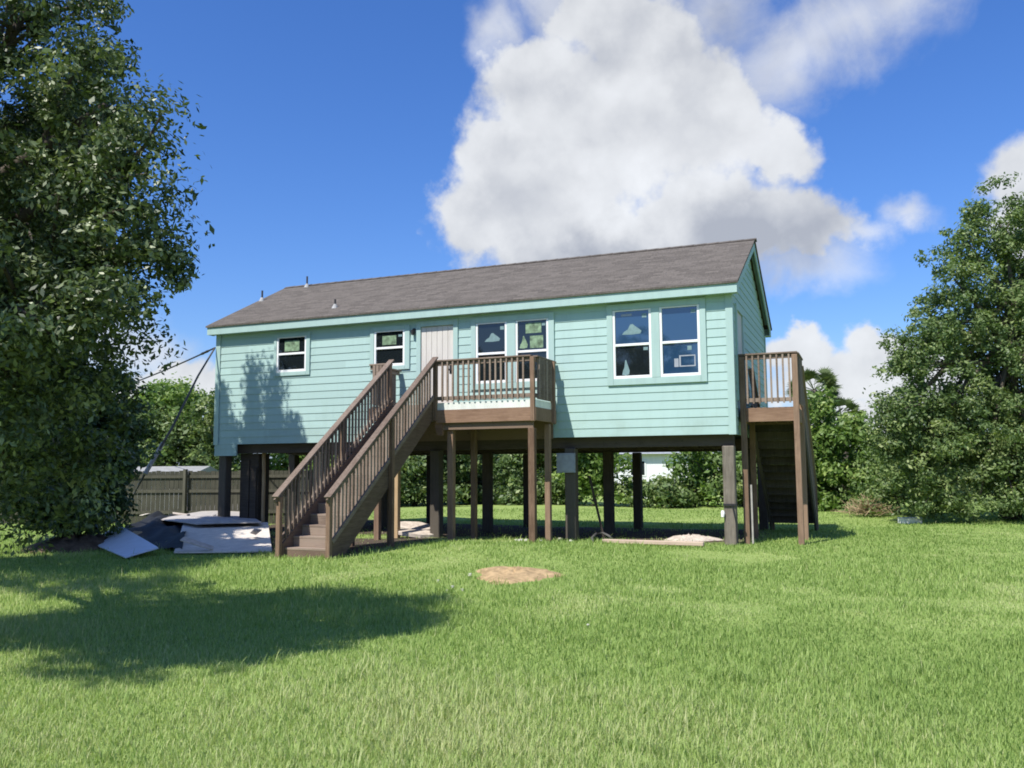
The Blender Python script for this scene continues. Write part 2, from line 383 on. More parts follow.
def mat_lawn():
    m, t = new_mat('lawn_ground'); g = geo(t)
    sp = t.n('ShaderNodeSeparateXYZ'); t.nt.links.new(g, sp.inputs[0]); X, Y = sp.outputs[0], sp.outputs[1]
    big = t.noise(g, .32, 4, .55); mid = t.noise(g, 2.2, 5, .6); fine = t.noise(t.v('MULTIPLY', g, (1, 1, .2)), 34, 4, .7)
    f = t.m('ADD', t.m('MULTIPLY', mid, .35), t.m('ADD', t.m('MULTIPLY', big, .3), t.m('MULTIPLY', fine, .4)))
    c = t.ramp(f, [(.30, (.16, .225, .060)), (.52, (.25, .335, .095)), (.68, (.33, .39, .14)), (.85, (.39, .40, .19))])
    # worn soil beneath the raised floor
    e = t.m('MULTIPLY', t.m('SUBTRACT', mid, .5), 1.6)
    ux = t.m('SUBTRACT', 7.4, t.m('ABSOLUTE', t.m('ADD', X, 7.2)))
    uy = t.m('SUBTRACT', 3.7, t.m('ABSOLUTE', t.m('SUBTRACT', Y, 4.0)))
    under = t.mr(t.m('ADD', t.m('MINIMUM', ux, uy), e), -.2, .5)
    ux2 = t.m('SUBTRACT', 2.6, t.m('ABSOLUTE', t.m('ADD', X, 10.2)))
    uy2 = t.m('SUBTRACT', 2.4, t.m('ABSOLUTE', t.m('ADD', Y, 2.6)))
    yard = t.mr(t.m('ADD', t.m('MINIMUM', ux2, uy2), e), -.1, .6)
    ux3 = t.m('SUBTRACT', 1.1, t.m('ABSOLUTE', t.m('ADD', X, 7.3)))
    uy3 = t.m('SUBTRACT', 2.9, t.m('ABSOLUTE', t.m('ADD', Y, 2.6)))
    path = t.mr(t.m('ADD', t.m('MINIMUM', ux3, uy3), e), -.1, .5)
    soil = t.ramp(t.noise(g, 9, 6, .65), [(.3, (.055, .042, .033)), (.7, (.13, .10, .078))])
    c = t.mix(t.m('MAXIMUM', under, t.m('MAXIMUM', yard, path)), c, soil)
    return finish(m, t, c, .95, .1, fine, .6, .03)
M['lawn'] = mat_lawn()

# ------------------------------------------------------------------ ground
xs = np.concatenate([[-900,-400,-200,-110,-70,-50,-40], np.arange(-32, 16.1, .4), [20,26,36,50,80,150,300,900]])
ys = np.concatenate([[-900,-300,-100,-50,-32], np.arange(-24, 30.1, .4), [34,40,50,70,110,200,400,1000]])
gx, gy = np.meshgrid(xs, ys); gz = ground_z(gx, gy)
far = smooth(25, 60, np.hypot(gx+6, gy)); gz = gz*(1-far)
nx, ny = len(xs), len(ys)
idx = np.arange(nx*ny).reshape(ny, nx)
lawn = npmesh('lawn', np.stack([gx, gy, gz], -1).reshape(-1, 3),
              np.stack([idx[:-1,:-1], idx[:-1,1:], idx[1:,1:], idx[1:,:-1]], -1).reshape(-1, 4), M['lawn'], smooth_=True)
tag(lawn, 'wide green lawn around the raised house', 'lawn', kind='structure')

# ------------------------------------------------------------------ the house on stilts
L, WD, ZB, ZFB, ZFT, ZR = 13.81, 6.43, 2.326, 5.314, 5.544, 7.274
OF, RK, SL = .245, .17, .5035
house = thing('stilt_house', 'mint green clapboard house raised on tall wooden pilings under a brown shingle roof', 'house', (-L/2, WD/2, 0))

def siding_pts(a, z, ff):      # point on board face: a along, z up, ff = outset
    return a, z, ff
def lap_wall(mb, to_world, a0, a1, zb, zt, openings, top_of=None, expo=.19):
    z = zb; n = int(math.ceil((zt-zb)/expo))
    for i in range(n):
        c0 = zb+i*expo; c1 = min(zb+(i+1)*expo, zt)
        cuts = sorted({c0, c1} | {q for o in openings for q in (o[2], o[3]) if c0 < q < c1})
        for s0, s1 in zip(cuts[:-1], cuts[1:]):
            zm = (s0+s1)/2
            A0, A1 = a0, a1
            if top_of: A0, A1 = top_of(s0, s1)
            segs = []; cur = A0
            for o in sorted(o for o in openings if o[2] < zm < o[3]):
                if o[0] > cur: segs.append((cur, o[0]))
                cur = max(cur, o[1])
            if cur < A1: segs.append((cur, A1))
            f = lambda zz: .017 - .013*(zz-c0)/expo
            for p, q in segs:
                if q-p < .005: continue
                mb.face([to_world(p, s0, f(s0)), to_world(q, s0, f(s0)), to_world(q, s1, f(s1)), to_world(p, s1, f(s1))])
                if s0 == c0:
                    mb.face([to_world(p, s0, -.008), to_world(q, s0, -.008), to_world(q, s0, f(s0)), to_world(p, s0, f(s0))])
# openings on the front: x0, x1, z0, z1
WINS = [(-2.61,-1.73,3.60,5.15,'tall'),(-1.545,-.665,3.60,5.15,'tall'),(-6.00,-5.19,3.64,5.10,'tall'),(-4.97,-4.145,3.64,5.10,'tall'),
        (-11.81,-10.87,4.19,5.13,'small'),(-8.82,-7.94,4.19,5.09,'small')]
DOOR = (-7.49, -6.60, 3.07, 5.12)
front_open = [w[:4] for w in WINS] + [DOOR]
mb = MB(); lap_wall(mb, lambda a, z, f: (a, -f, z), -L, 0, ZB, ZFB+.02, front_open)
mb.build('front_wall', M['siding'], house)
def gable_span(s0, s1):
    t = max(0, (s1 - (ZFT-.02))/SL) - .10
    t = max(t, 0); return (min(t, WD/2-.01), max(WD-t, WD/2+.01))
GD = (.62, 1.55, 3.07, 5.10)
mb = MB(); lap_wall(mb, lambda a, z, f: (f, a, z), 0, WD, ZB, ZR-.12, [GD], gable_span)
mb.build('gable_wall', M['siding'], house)
mb = MB(); lap_wall(mb, lambda a, z, f: (-L-f, WD-a, z), 0, WD, ZB, ZR-.12, [], gable_span)
mb.build('gable_wall', M['siding'], house)
mb = MB(); lap_wall(mb, lambda a, z, f: (-a, WD+f, z), 0, L, ZB, ZFB+.02, [])
mb.build('rear_wall', M['siding'], house)
# inner shell so that light does not leak through, floor platform
mb = MB(); mb.box(-L+.05, -.05, .08, WD-.05, ZB+.02, ZFB); mb.build('inner_walls', M['dark'], house)
mb = MB()
for y in (.30, WD/2, WD-.30): mb.box(-L+.06, -.06, y-.10, y+.10, ZB-.24, ZB+.005)
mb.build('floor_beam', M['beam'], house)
mb = MB()
x = -L+.2
while x < -.1:
    mb.box(x-.02, x+.02, .42, WD/2-.12, ZB-.20, ZB+.002); mb.box(x-.02, x+.02, WD/2+.12, WD-.42, ZB-.20, ZB+.002); x += .41
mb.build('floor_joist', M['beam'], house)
# corner boards
for (x0, x1, y0, y1) in ((-.115,.035,-.037,-.012),(.012,.037,-.035,.10),(-L-.035,-L+.115,-.037,-.012),(-L-.037,-L-.012,-.035,.10),(.012,.037,WD-.10,WD+.03),(-L-.037,-L-.012,WD-.1,WD+.03)):
    MB().box(x0, x1, y0, y1, ZB-.01, ZFB+.01).build('corner_trim', M['trim'], house)
# roof
th = .10
def roofz(y): return ZFT + .03 + SL*(min(y, WD-y) + OF)
e = OF+.035; X0, X1 = -L-RK-.03, RK+.03
mb = MB()
za, zr = ZFT+.03-SL*.035, roofz(WD/2)
for sgn in (0, 1):
    Yf = (lambda y: y) if sgn == 0 else (lambda y: WD-y)
    p = [(X0,Yf(-e),za-.045),(X1,Yf(-e),za-.045),(X1,Yf(WD/2),zr-.045),(X0,Yf(WD/2),zr-.045),
         (X0,Yf(-e),za),(X1,Yf(-e),za),(X1,Yf(WD/2),zr),(X0,Yf(WD/2),zr)]
    if sgn: p = [p[i] for i in (1,0,3,2,5,4,7,6)]
    mb.hexa(p)
roof = mb.build('roof', M['shingle'], house)
mb = MB()
for i in range(46):       # ridge cap shingles, each lapped over the next
    xa = X0 + (X1-X0)*i/46; xb = xa+(X1-X0)/46+.03
    for s in (-1, 1):
        y0, y1 = WD/2, WD/2+s*.14
        pts = [(xa,y0,zr+.014),(xb,y0,zr+.022),(xb,y1,zr+.022-.14*SL),(xa,y1,zr+.014-.14*SL)]
        mb.face(pts if s < 0 else pts[::-1])
mb.build('ridge_cap', M['shingle'], roof)
# drip edge, fascia, soffit, rake boards
MB().box(X0+.01, X1-.01, -OF-.030, -OF+.02, ZFT-.03, ZFT-.001).build('drip_edge', M['pipe'], roof)
MB().box(-L-RK, RK, -OF, -OF+.03, ZFB, ZFT-.002).build('fascia', M['trim'], house)
MB().box(-L-RK, RK, WD+OF-.03, WD+OF, ZFB, ZFT-.002).build('fascia', M['trim'], house)
MB().box(-L-RK+.004, RK-.004, -OF+.03, -.004, ZFB+.012, ZFB+.024).build('soffit', M['trim'], house)
MB().box(-L-RK+.004, RK-.004, WD+.004, WD+OF-.03, ZFB+.012, ZFB+.024).build('soffit', M['trim'], house)
for xs_ in ((RK-.028, RK), (-L-RK, -L-RK+.028)):
    for s in (0, 1):
        Yf = (lambda y: y) if s == 0 else (lambda y: WD-y)
        zt0 = roofz(-OF)-.052; zt1 = zr-.052; q = []
        for zz0, zz1 in ((zt0-.20, zt1-.22), (zt0, zt1)):
            q += [(xs_[0],Yf(-OF+.032),zz0),(xs_[1],Yf(-OF+.032),zz0),(xs_[1],Yf(WD/2),zz1),(xs_[0],Yf(WD/2),zz1)]
        q = [q[i] for i in ((0,1,2,3,4,5,6,7) if s == 0 else (1,0,3,2,5,4,7,6))]
        MB().hexa(q).build('rake_board', M['trim'], house)
        # boxed return where the eave meets the gable
        mbr = MB(); z0 = ZFB+.003
        a = [(xs_[0]+.002,Yf(-OF+.032),z0),(xs_[1]-.003,Yf(-OF+.032),z0),(xs_[1]-.003,Yf(.02),z0),(xs_[0]+.002,Yf(.02),z0)]
        b = [(v[0], v[1], (zt0-.19 if i in (0,1) else zt0-.19+SL*(OF-.012))) for i, v in enumerate(a)]
        q = a+b; q = [q[i] for i in ((0,1,2,3,4,5,6,7) if s == 0 else (1,0,3,2,5,4,7,6))]
        mbr.hexa(q).build('eave_return', M['trim'], house)
# sloped underside of the gable overhang
for xa, xb in ((.03, RK-.03), (-L-RK+.03, -L-.03)):
    for s in (-1, 1):
        pts = [(xa, WD/2+s*(WD/2+.0), roofz(0)-.06), (xb, WD/2+s*(WD/2), roofz(0)-.06), (xb, WD/2, zr-.06), (xa, WD/2, zr-.06)]
        MB().face(pts).build('soffit', M['trim'], house)
# vent pipes
for (x, y, hh) in ((-13.86, 1.88, .30), (-13.1, 3.03, .32), (-10.31, .42, .22)):
    z = roofz(y)
    b = MB().tube([(x,y,z-.05),(x,y,z+hh)], .028, 10).build('vent_pipe', M['pipe'], roof)
    MB().tube([(x,y-.02,z-.06),(x,y,z+.03),(x,y,z+.09)], [.09,.065,.035], 10).build('flashing', M['flash'], b)

# windows
def make_window(x0, x1, z0, z1, kind, blue, stickers_reflections):
    fw = .055; zm = z0 + (z1-z0)*(.49 if kind == 'tall' else .52)
    f = MB(); y0, y1 = -.040, .02
    f.box(x0, x0+fw, y0, y1, z0, z1); f.box(x1-fw, x1, y0, y1, z0, z1)
    f.box(x0+fw, x1-fw, y0, y1, z0, z0+fw+.012); f.box(x0+fw, x1-fw, y0, y1, z1-.028, z1)
    w = f.build('window', M['vinyl'], house, bevel=.006)
    MB().box(x0+fw, x1-fw, -.034, .018, zm-.028, zm+.028).build('sash_rail', M['vinyl'], w, bevel=.005)
    MB().box(x0+fw-.004, x1-fw+.004, -.012, .012, zm+.01, z1-.024).build('pane', M[blue[0]], w)
    MB().box(x0+fw-.004, x1-fw+.004, .002, .026, z0+fw, zm-.01).build('pane', M[blue[1]], w)
    for (u0, u1, v0, v1, upper, mt, shape) in stickers_reflections:
        wa, wb = x0+fw, x1-fw; za, zb = ((zm+.03, z1-fw) if upper else (z0+fw+.01, zm-.03)); yy = -.0145 if upper else -.0005
        A = lambda u: wa+(wb-wa)*u; B = lambda v: za+(zb-za)*v
        s = MB()
        if shape == 'rect': s.box(A(u0), A(u1), yy-.001, yy+.002, B(v0), B(v1))
        elif shape == 'ring':
            d = .025
            s.box(A(u0), A(u1), yy-.001, yy+.002, B(v0), B(v0)+d); s.box(A(u0), A(u1), yy-.001, yy+.002, B(v1)-d, B(v1))
            s.box(A(u0), A(u0)+d*1.4, yy-.001, yy+.002, B(v0)+d, B(v1)-d); s.box(A(u1)-d, A(u1), yy-.001, yy+.002, B(v0)+d, B(v1)-d)
        else:       # irregular outline: window reflection painted as a flat piece
            pr = [(0,.05),(.12,.32),(.3,.5),(.42,.95),(.55,1),(.68,.78),(.85,.55),(1,.3),(.93,.06),(.5,0)]
            fr = [(A(u0+(u1-u0)*a), yy-.001, B(v0+(v1-v0)*b)) for a, b in pr]; bk = [(p[0], yy+.002, p[2]) for p in fr]
            s.face(fr[::-1]); s.face(bk)
            for i in range(len(fr)):
                j = (i+1) % len(fr); s.face([fr[i], fr[j], bk[j], bk[i]])
        s.build('sticker_reflection', M[mt], w)
    return w
tagb = (.80,.93,.84,.95)
ST = [  # window labels, plus reflections painted as irregular flat shapes
 [(.20,.78,.28,.62,True,'sticker_reflection','reflected'),(.18,.50,.88,.95,True,'panel','rect'),(.80,.93,.80,.93,True,'sticker_reflection','rect'),(.82,.95,.84,.95,False,'sticker_reflection','rect'),(.18,.40,.02,.55,False,'sticker_reflection','reflected')],
 [(.82,.96,.84,.95,True,'sticker_reflection','rect'),(.70,.82,.76,.90,False,'sticker_reflection','rect'),(.46,.92,.22,.60,False,'panel','ring'),(.32,.44,.22,.50,False,'panel','rect')],
 [(.24,.82,.38,.70,True,'sticker_reflection','reflected'),(.82,.96,.80,.94,True,'sticker_reflection','rect')],
 [(.27,.82,.60,.97,True,'green_sticker_reflection','rect'),(.05,.34,.06,.52,True,'green_sticker_reflection','reflected'),(.42,.88,.06,.50,True,'green_sticker_reflection','rect'),(.84,.96,.84,.96,True,'sticker_reflection','rect')],  # irregular green shape paints a tree's reflection on the glass
 [(.22,.78,.10,.86,True,'green_sticker_reflection','rect')],
 [(.22,.74,.14,.80,True,'green_sticker_reflection','rect'),(.82,.96,.68,.84,True,'sticker_reflection','rect')]]
for i, w in enumerate(WINS):
    make_window(*w[:4], w[4], (('glass_sky','glass'),('glass_sky','glass_sky'),('glass','glass'),('glass','glass'),('glass','glass'),('glass','glass'))[i], ST[i])
# casings
def casing(rects):
    for r in rects: MB().box(r[0], r[1], -.052, -.006, r[2], r[3]).build('window_trim', M['trim'], house, bevel=.004)
casing([(-2.745,-2.612,3.46,5.29),(-.663,-.535,3.46,5.29),(-1.728,-1.547,3.602,5.152),(-2.610,-.665,3.46,3.598),(-2.610,-.665,5.154,5.29)])
casing([(-6.125,-6.002,3.50,5.24),(-4.143,-4.005,3.50,5.24),(-5.188,-4.972,3.642,5.102),(-6.0,-4.145,3.50,3.638),(-6.0,-4.145,5.104,5.24)])
casing([(-11.895,-11.812,4.095,5.22),(-10.868,-10.755,4.095,5.22),(-11.81,-10.87,4.095,4.188),(-11.81,-10.87,5.132,5.22)])
casing([(-8.935,-8.822,4.095,5.20),(-7.938,-7.80,4.095,5.20),(-8.82,-7.94,4.095,4.188),(-8.82,-7.94,5.092,5.20)])
for r in ((-7.61,-7.492,3.07,5.25),(-6.598,-6.475,3.07,5.25),(-7.49,-6.60,5.122,5.25)):
    MB().box(r[0], r[1], -.052, -.006, r[2], r[3]).build('door_trim', M['trim'], house, bevel=.004)
mb = MB(); mb.box(-7.488, -6.602, .0, .045, 3.07, 5.118)
for j in range(6): mb.box(-7.485+j*.148, -7.485+j*.148+.13, -.012, -.0005, 3.09, 5.10)
door = mb.build('door', M['door'], house)
h = MB(); h.tube([(-6.68,-.012,4.02),(-6.68,-.07,4.02)], [.022,.03], 10); h.tube([(-6.68,-.012,4.17),(-6.68,-.035,4.17)], .028, 10); h.box(-6.71,-6.65,-.022,-.0135,3.93,4.22)
h.build('door_handle', M['black'], door)
# gable door with trim
mb = MB(); mb.box(-.02, .012, GD[0]+.005, GD[1]-.005, GD[2], GD[3]-.005); mb.box(.0125, .018, GD[0]+.14, GD[1]-.14, 3.2, 3.95); mb.box(.0125, .018, GD[0]+.14, GD[1]-.14, 4.1, 4.95)
d2 = mb.build('door', M['door'], house)
MB().tube([(.012,GD[1]-.1,3.98),(.07,GD[1]-.1,3.98)], [.02,.03], 10).build('door_handle', M['metal'], d2)
for (a, b, z0, z1) in ((GD[0]-.12, GD[0]-.002, GD[2], GD[3]+.12), (GD[1]+.002, GD[1]+.12, GD[2], GD[3]+.12), (GD[0], GD[1], GD[3]+.002, GD[3]+.12)):
    MB().box(.006, .050, a, b, z0, z1).build('door_trim', M['trim'], house)
# porch light beside door
pl = MB(); pl.box(-7.72,-7.65,-.05,-.02,4.98,5.10); pl.tube([(-7.685,-.09,4.93),(-7.685,-.09,5.05)], [.04,.055], 10); pl.build('porch_light', M['black'], house)
# skirt panel and dark chase at the left corner
mb = MB(); lap_wall(mb, lambda a, z, f: (a, -f-.002, z), -13.82, -13.08, 2.02, ZB-.002, []); mb.box(-13.82,-13.08,.0,.03,2.02,ZB-.004)
mb.build('skirt_panel', M['siding'], house)
mb = MB()
for (x0, x1, y0, y1, z0, z1) in ((-13.22,-12.62,.34,.80,.02,2.08),(-13.18,-12.9,.30,.335,.3,1.9),(-12.86,-12.66,.30,.335,.1,1.7)): mb.box(x0,x1,y0,y1,z0,z1)
mb.build('utility_chase', M['beam'], house)
MB().tube([(-12.50,.42,-.1),(-12.50,.42,1.60),(-12.55,.45,2.2)], .05, 10).build('drain_pipe', M['tan_wood'], house)
# pilings
for y in (.16, 3.2, 6.25):
    for x in (-.16, -3.70, -7.15, -10.5, -13.6):
        s = .125 if y < 1 else .12
        MB().box(x-s, x+s, y-s+.02, y+s+.02, -.6, ZB-.245).build('piling', M['piling'] if (x > -1 and y < 1) else M['piling_shaded'], house, bevel=.018)  # all but the sunlit corner piling get the shade-darkened wood
ep = MB(); ep.box(-3.99, -3.55, -.012, .030, 1.53, 1.97); ep.box(-3.96, -3.58, -.022, -.0125, 1.56, 1.94)
tag(ep.build('notice_board', M['panel'], house), 'grey board fixed to a piling')
cb = MB(); cb.tube([(-.30,.02,.72),(-.30,.02,.66),(-.305,.0,.58)], [.03,.045,.03], 10)
cb.build('outlet_cover', M['plastic'], house)
MB().box(-.292,-.028,.012,.048,.82,.86).build('strap', M['black'], house)
MB().tube([(-.10,-.02,.86),(-.03,-.0,.45),(-.02,.0,.02)], .012, 6).build('conduit', M['black'], house)

# ------------------------------------------------------------------ front deck
FZ = 3.05
deck = thing('front_deck', 'brown wooden porch deck with slatted railing in front of the pale door', 'deck', (-6.05, -.7, 0))
DX0, DX1, DY = -8.12, -4.0, -1.35
mb = MB(); y = -1.345
while y < -.06:
    mb.box(DX0+.05, DX1-.005, y, min(y+.135, -.062), FZ, FZ+.035); y += .14
mb.build('floor_board', M['rail_x'], deck)
MB().box(-6.40, DX1+.002, DY-.022, DY-.002, 2.945, 3.105).build('edge_board', M['white_board'], deck)
MB().box(DX1+.004, DX1+.024, DY-.02, -.07, 2.945, 3.105).build('edge_board', M['white_board'], deck)
MB().box(-6.37, DX1, DY-.045, DY-.001, 2.65, 2.94).build('rim_joist', M['wood_x'], deck, bevel=.004)
MB().box(DX0, -6.50, DY-.02, DY+.02, 2.76, 3.045).build('rim_joist', M['wood_x'], deck)
MB().box(DX1-.002, DX1+.04, DY-.044, -.07, 2.652, 2.94).build('rim_joist', M['wood'], deck, bevel=.004)
MB().box(DX0-.0, DX0+.04, DY+.022, -.06, 2.76, 3.045).build('rim_joist', M['wood'], deck)
mb = MB()
for x in np.arange(-7.9, -4.1, .42): mb.box(x-.02, x+.02, DY+.02, -.07, 2.78, 3.045)
mb.box(DX0+.05, DX1-.05, -.105, -.068, 2.50, 2.775)
mb.box(-6.25, DX1-.05, DY+.03, DY+.07, 2.50, 2.775); mb.box(DX0+.05, DX1-.05, -.066, -.040, 2.30, 2.775)
mb.build('joist', M['stair'], deck)
for (x, y, s, mt) in ((-4.10,-1.26,.072,'wood'), (-4.05,-.42,.062,'wood'), (-6.08,-1.18,.072,'wood'), (-5.93,-.30,.062,'wood'), (-8.0,-.28,.072,'tan_wood'), (-8.0,-1.15,.065,'wood')):
    zt = 2.50 if x > -6.3 and y > -1.3 and y < -1 else 2.62
    MB().box(x-s, x+s, y-s, y+s, -.25, zt).build('support_post', M[mt], deck, bevel=.008)
br = MB(); br.hexa([(-6.36,-1.36,2.38),(-6.22,-1.36,2.38),(-6.22,-1.27,2.38),(-6.36,-1.27,2.38),(-6.42,-1.36,2.649),(-6.20,-1.36,2.649),(-6.20,-1.27,2.649),(-6.42,-1.27,2.649)])
br.build('bracket', M['wood_x'], deck)

def railing(parent, a, b, ztop, zbot, mat, step=.127, name='railing', bw=.038, cap=.14, skip_ends=.05):
    a = Vector(a); b = Vector(b); d = (b-a).normalized(); n = Vector((-d.y, d.x, 0))
    z = Vector((0,0,1))
    m = MB()
    m.bar(a+z*(ztop-.018), b+z*(ztop-.018), cap, .036); m.bar(a+z*(ztop-.085), b+z*(ztop-.085), .038, .09)
    r = m.build(name, mat, parent, bevel=.004)
    MB().bar(a+z*(zbot+.045), b+z*(zbot+.045), .038, .085).build('bottom_rail', mat, r, bevel=.004)
    Ln = (b-a).length; k_ = int((Ln-2*skip_ends)/step); st = (Ln-2*skip_ends)/max(k_, 1)
    for i in range(1, k_):
        p = a + d*(skip_ends+st*i) - n*(.0385)
        MB().bar(p+z*(zbot-.03), p+z*(ztop-.04), bw, bw, up=d).build('baluster', mat, r)
    return r
railing(deck, (-6.38, DY-.01, 0), (DX1-.06, DY-.01, 0), 4.075, 3.16, M['rail_x'])
railing(deck, (DX1-.02, DY+.06, 0), (DX1-.02, -.06, 0), 4.07, 3.16, M['rail'], step=.088, bw=.062)
railing(deck, (DX0+.02, DY-.01, 0), (-7.56, DY-.01, 0), 4.075, 3.16, M['rail_x'], step=.082, bw=.07)
railing(deck, (DX0+.04, -.06, 0), (DX0+.04, DY+.06, 0), 4.07, 3.16, M['rail'], step=.11, bw=.06)
for (x, y, zb) in ((DX1-.03, DY-.065, 2.64), (DX1+.055, -.35, 2.62)):
    MB().box(x-.05, x+.05, y-.018, y+.06, zb, 4.035).build('railing_post', M['wood'], deck, bevel=.006)

# ------------------------------------------------------------------ front staircase
stair = thing('wooden_staircase', 'long weathered brown wooden staircase with railings rising from the lawn to the front deck', 'staircase', (-6.97, -3.3, 0))
XR, XL = -6.45, -7.50
Y0, Yb = -1.40, -5.42
SLP = (FZ+.035-.0)/(Y0-Yb+.13)
nos = lambda y: FZ+.035 - SLP*(Y0-y)
for x in (XL, XR):
    m = MB(); t_ = .022
    ya, yb = Y0+.03, Yb+.06
    pts = [(ya, nos(ya)+.10), (ya, nos(ya)-.34), (yb+.38, .0), (yb, -.02), (yb, nos(yb)+.12)]
    A = [(x-t_, p[0], p[1]) for p in pts]; B = [(x+t_, p[0], p[1]) for p in pts]
    m.face(A); m.face(B[::-1])
    for i in range(len(pts)):
        j = (i+1) % len(pts); m.face([A[j], A[i], B[i], B[j]])
    m.build('stringer', M['stair'], stair)
NR = 16; rise = (FZ+.035)/NR; run = (Y0-Yb)/(NR-.4)
for i in range(1, NR):
    zt = FZ+.035-rise*i; yb = Y0 - run*(i-1)
    m = MB()
    m.box(XL+.024, XR-.024, yb-run-.025, yb-.004, zt-.04, zt)
    m.box(XL+.026, XR-.026, yb-.022, yb-.004, zt+.001, zt+rise-.041)
    m.build('tread', M['rail_x'], stair, bevel=.004)
m = MB(); yb = Y0-run*(NR-1); m.box(XL+.026, XR-.026, yb-.02, yb-.004, .0, rise-.041); m.build('riser', M['stair'], stair)
for x in (XL, XR):
    s = -1 if x == XL else 1
    xo = x + s*.045
    a = Vector((xo, Y0+.06, nos(Y0+.06)+1.02)); b = Vector((xo, Yb-.10, nos(Yb-.10)+1.10))
    m = MB(); m.bar(a, b, .14, .038)
    dn = Vector((0,0,-.075)); m.bar(a+dn, b+dn, .038, .09)
    lo = lambda y: nos(y)+.175
    hr = m.build('handrail', M['rail'], stair, bevel=.004)
    MB().bar((xo, Y0+.0, lo(Y0)), (xo, Yb+.07, lo(Yb+.07)), .042, .085).build('bottom_rail', M['rail'], hr, bevel=.004)
    nb = 32
    for i in range(1, nb):
        y = Y0-.02 + (Yb+.09-Y0)*i/nb
        f = (a.y-y)/(a.y-b.y); zt = a.z+(b.z-a.z)*f-.03
        MB().box(xo-.019-s*.0385, xo+.019-s*.0385, y-.019, y+.019, lo(y)-.06, zt).build('baluster', M['rail'], hr)
    # newel and mid posts
    zt = b.z-.02
    MB().box(x-.045+s*.02, x+.045+s*.02, Yb-.04, Yb+.055, -.25, nos(Yb)+1.04).build('newel_post', M['wood'], stair, bevel=.008)
    MB().box(x-.045+s*.07, x+.045+s*.07, Y0-.04, Y0+.055, FZ-.35, nos(Y0)+.99).build('newel_post', M['wood'], stair, bevel=.008)
    ym = -3.30
    MB().box(x-.045+s*.07, x+.045+s*.07, ym-.05, ym+.05, -.25, nos(ym)+1.0).build('newel_post', M['wood'], stair, bevel=.008)
    MB().box(x-.045-s*.07, x+.045-s*.07, ym+.14, ym+.24, -.25, nos(ym+.24)-.36).build('support_post', M['stair'], stair, bevel=.006)

# ------------------------------------------------------------------ side deck and its stair going down behind
SZ = 2.87
sdeck = thing('side_deck', 'tall narrow brown wooden landing with railing at the gable end of the house', 'deck', (.7, .8, 0))
mb = MB(); y = .60
while y < 2.0: mb.box(.06, 1.22, y, y+.135, SZ, SZ+.035); y += .14
mb.build('floor_board', M['rail_x'], sdeck)
MB().box(.09, 1.20, .56, .598, SZ-.27, SZ+.03).build('rim_joist', M['wood_x'], sdeck, bevel=.004)
MB().box(1.202, 1.24, .60, 2.0, SZ-.27, SZ+.03).build('rim_joist', M['wood'], sdeck)
MB().box(.052, .09, .60, 2.0, SZ-.27, SZ-.005).build('rim_joist', M['stair'], sdeck)
mb = MB()
for x in (.4, .7, 1.0): mb.box(x-.02, x+.02, .60, 1.98, SZ-.24, SZ-.002)
mb.box(.09, 1.20, 1.98, 2.02, SZ-.27, SZ-.002); mb.build('joist', M['stair'], sdeck)
for (x, y, zt) in ((1.22, .54, SZ+1.15), (.12, .55, SZ+1.15), (1.22, 1.92, SZ+1.1), (.13, 1.92, SZ-.01)):
    MB().box(x-.06, x+.06, y-.06, y+.06, -.25, zt).build('support_post', M['wood'], sdeck, bevel=.008)
MB().box(.22, .255, .50, .54, -.1, 1.25).build('conduit', M['pole'], sdeck)
railing(sdeck, (.05, .55, 0), (1.28, .55, 0), SZ+1.21, SZ+.15, M['rail_x'], step=.125)
railing(sdeck, (1.235, .62, 0), (1.235, 1.92, 0), SZ+1.205, SZ+.14, M['rail'], step=.125)
sst = thing('rear_staircase', 'shade-darkened wooden stair descending behind the narrow side landing, seen from below', 'staircase', (.7, 3.4, 0))
SY0, SY1 = 2.04, 5.7; slp2 = SZ/(SY1-SY0)
for x in (.13, 1.24):
    m = MB(); t_ = .022
    pts = [(SY0, SZ-.0), (SY0, SZ-.40), (SY1-.45, -.02), (SY1, -.02), (SY1, .12)]
    A = [(x-t_, p[0], p[1]) for p in pts]; B = [(x+t_, p[0], p[1]) for p in pts]
    m.face(A[::-1]); m.face(B)
    for i in range(len(pts)):
        j = (i+1) % len(pts); m.face([A[i], A[j], B[j], B[i]])
    m.build('stringer', M['piling_shaded'], sst)  # shade below the landing is put into the stringer colour
    m = MB(); m.bar((x, SY0-.02, SZ+1.05), (x, SY1, 1.12), .13, .038)
    hr = m.build('handrail', M['rail'], sst); MB().bar((x, SY0-.02, SZ+.22), (x, SY1, .30), .04, .085).build('bottom_rail', M['rail'], hr)
    for i in range(1, 28):
        y = SY0 + (SY1-SY0)*i/28; z0 = SZ-slp2*(y-SY0)
        MB().box(x-.019, x+.019, y-.019, y+.019, z0+.16, z0+1.06).build('baluster', M['rail'], hr)
    MB().box(x-.05, x+.05, SY1-.05, SY1+.05, -.2, 1.12).build('newel_post', M['wood'], sst)
for i in range(1, 15):
    z = SZ-.191*i; y = SY0+(SY1-SY0)*(i-1)/14.2
    m = MB(); m.box(.155, 1.215, y, y+.285, z-.04, z); m.box(.156, 1.214, y+.004, y+.02, z+.001, z+.150); m.build('tread', M['piling_shaded'], sst)  # tread colour darkened to carry the shade under the stair

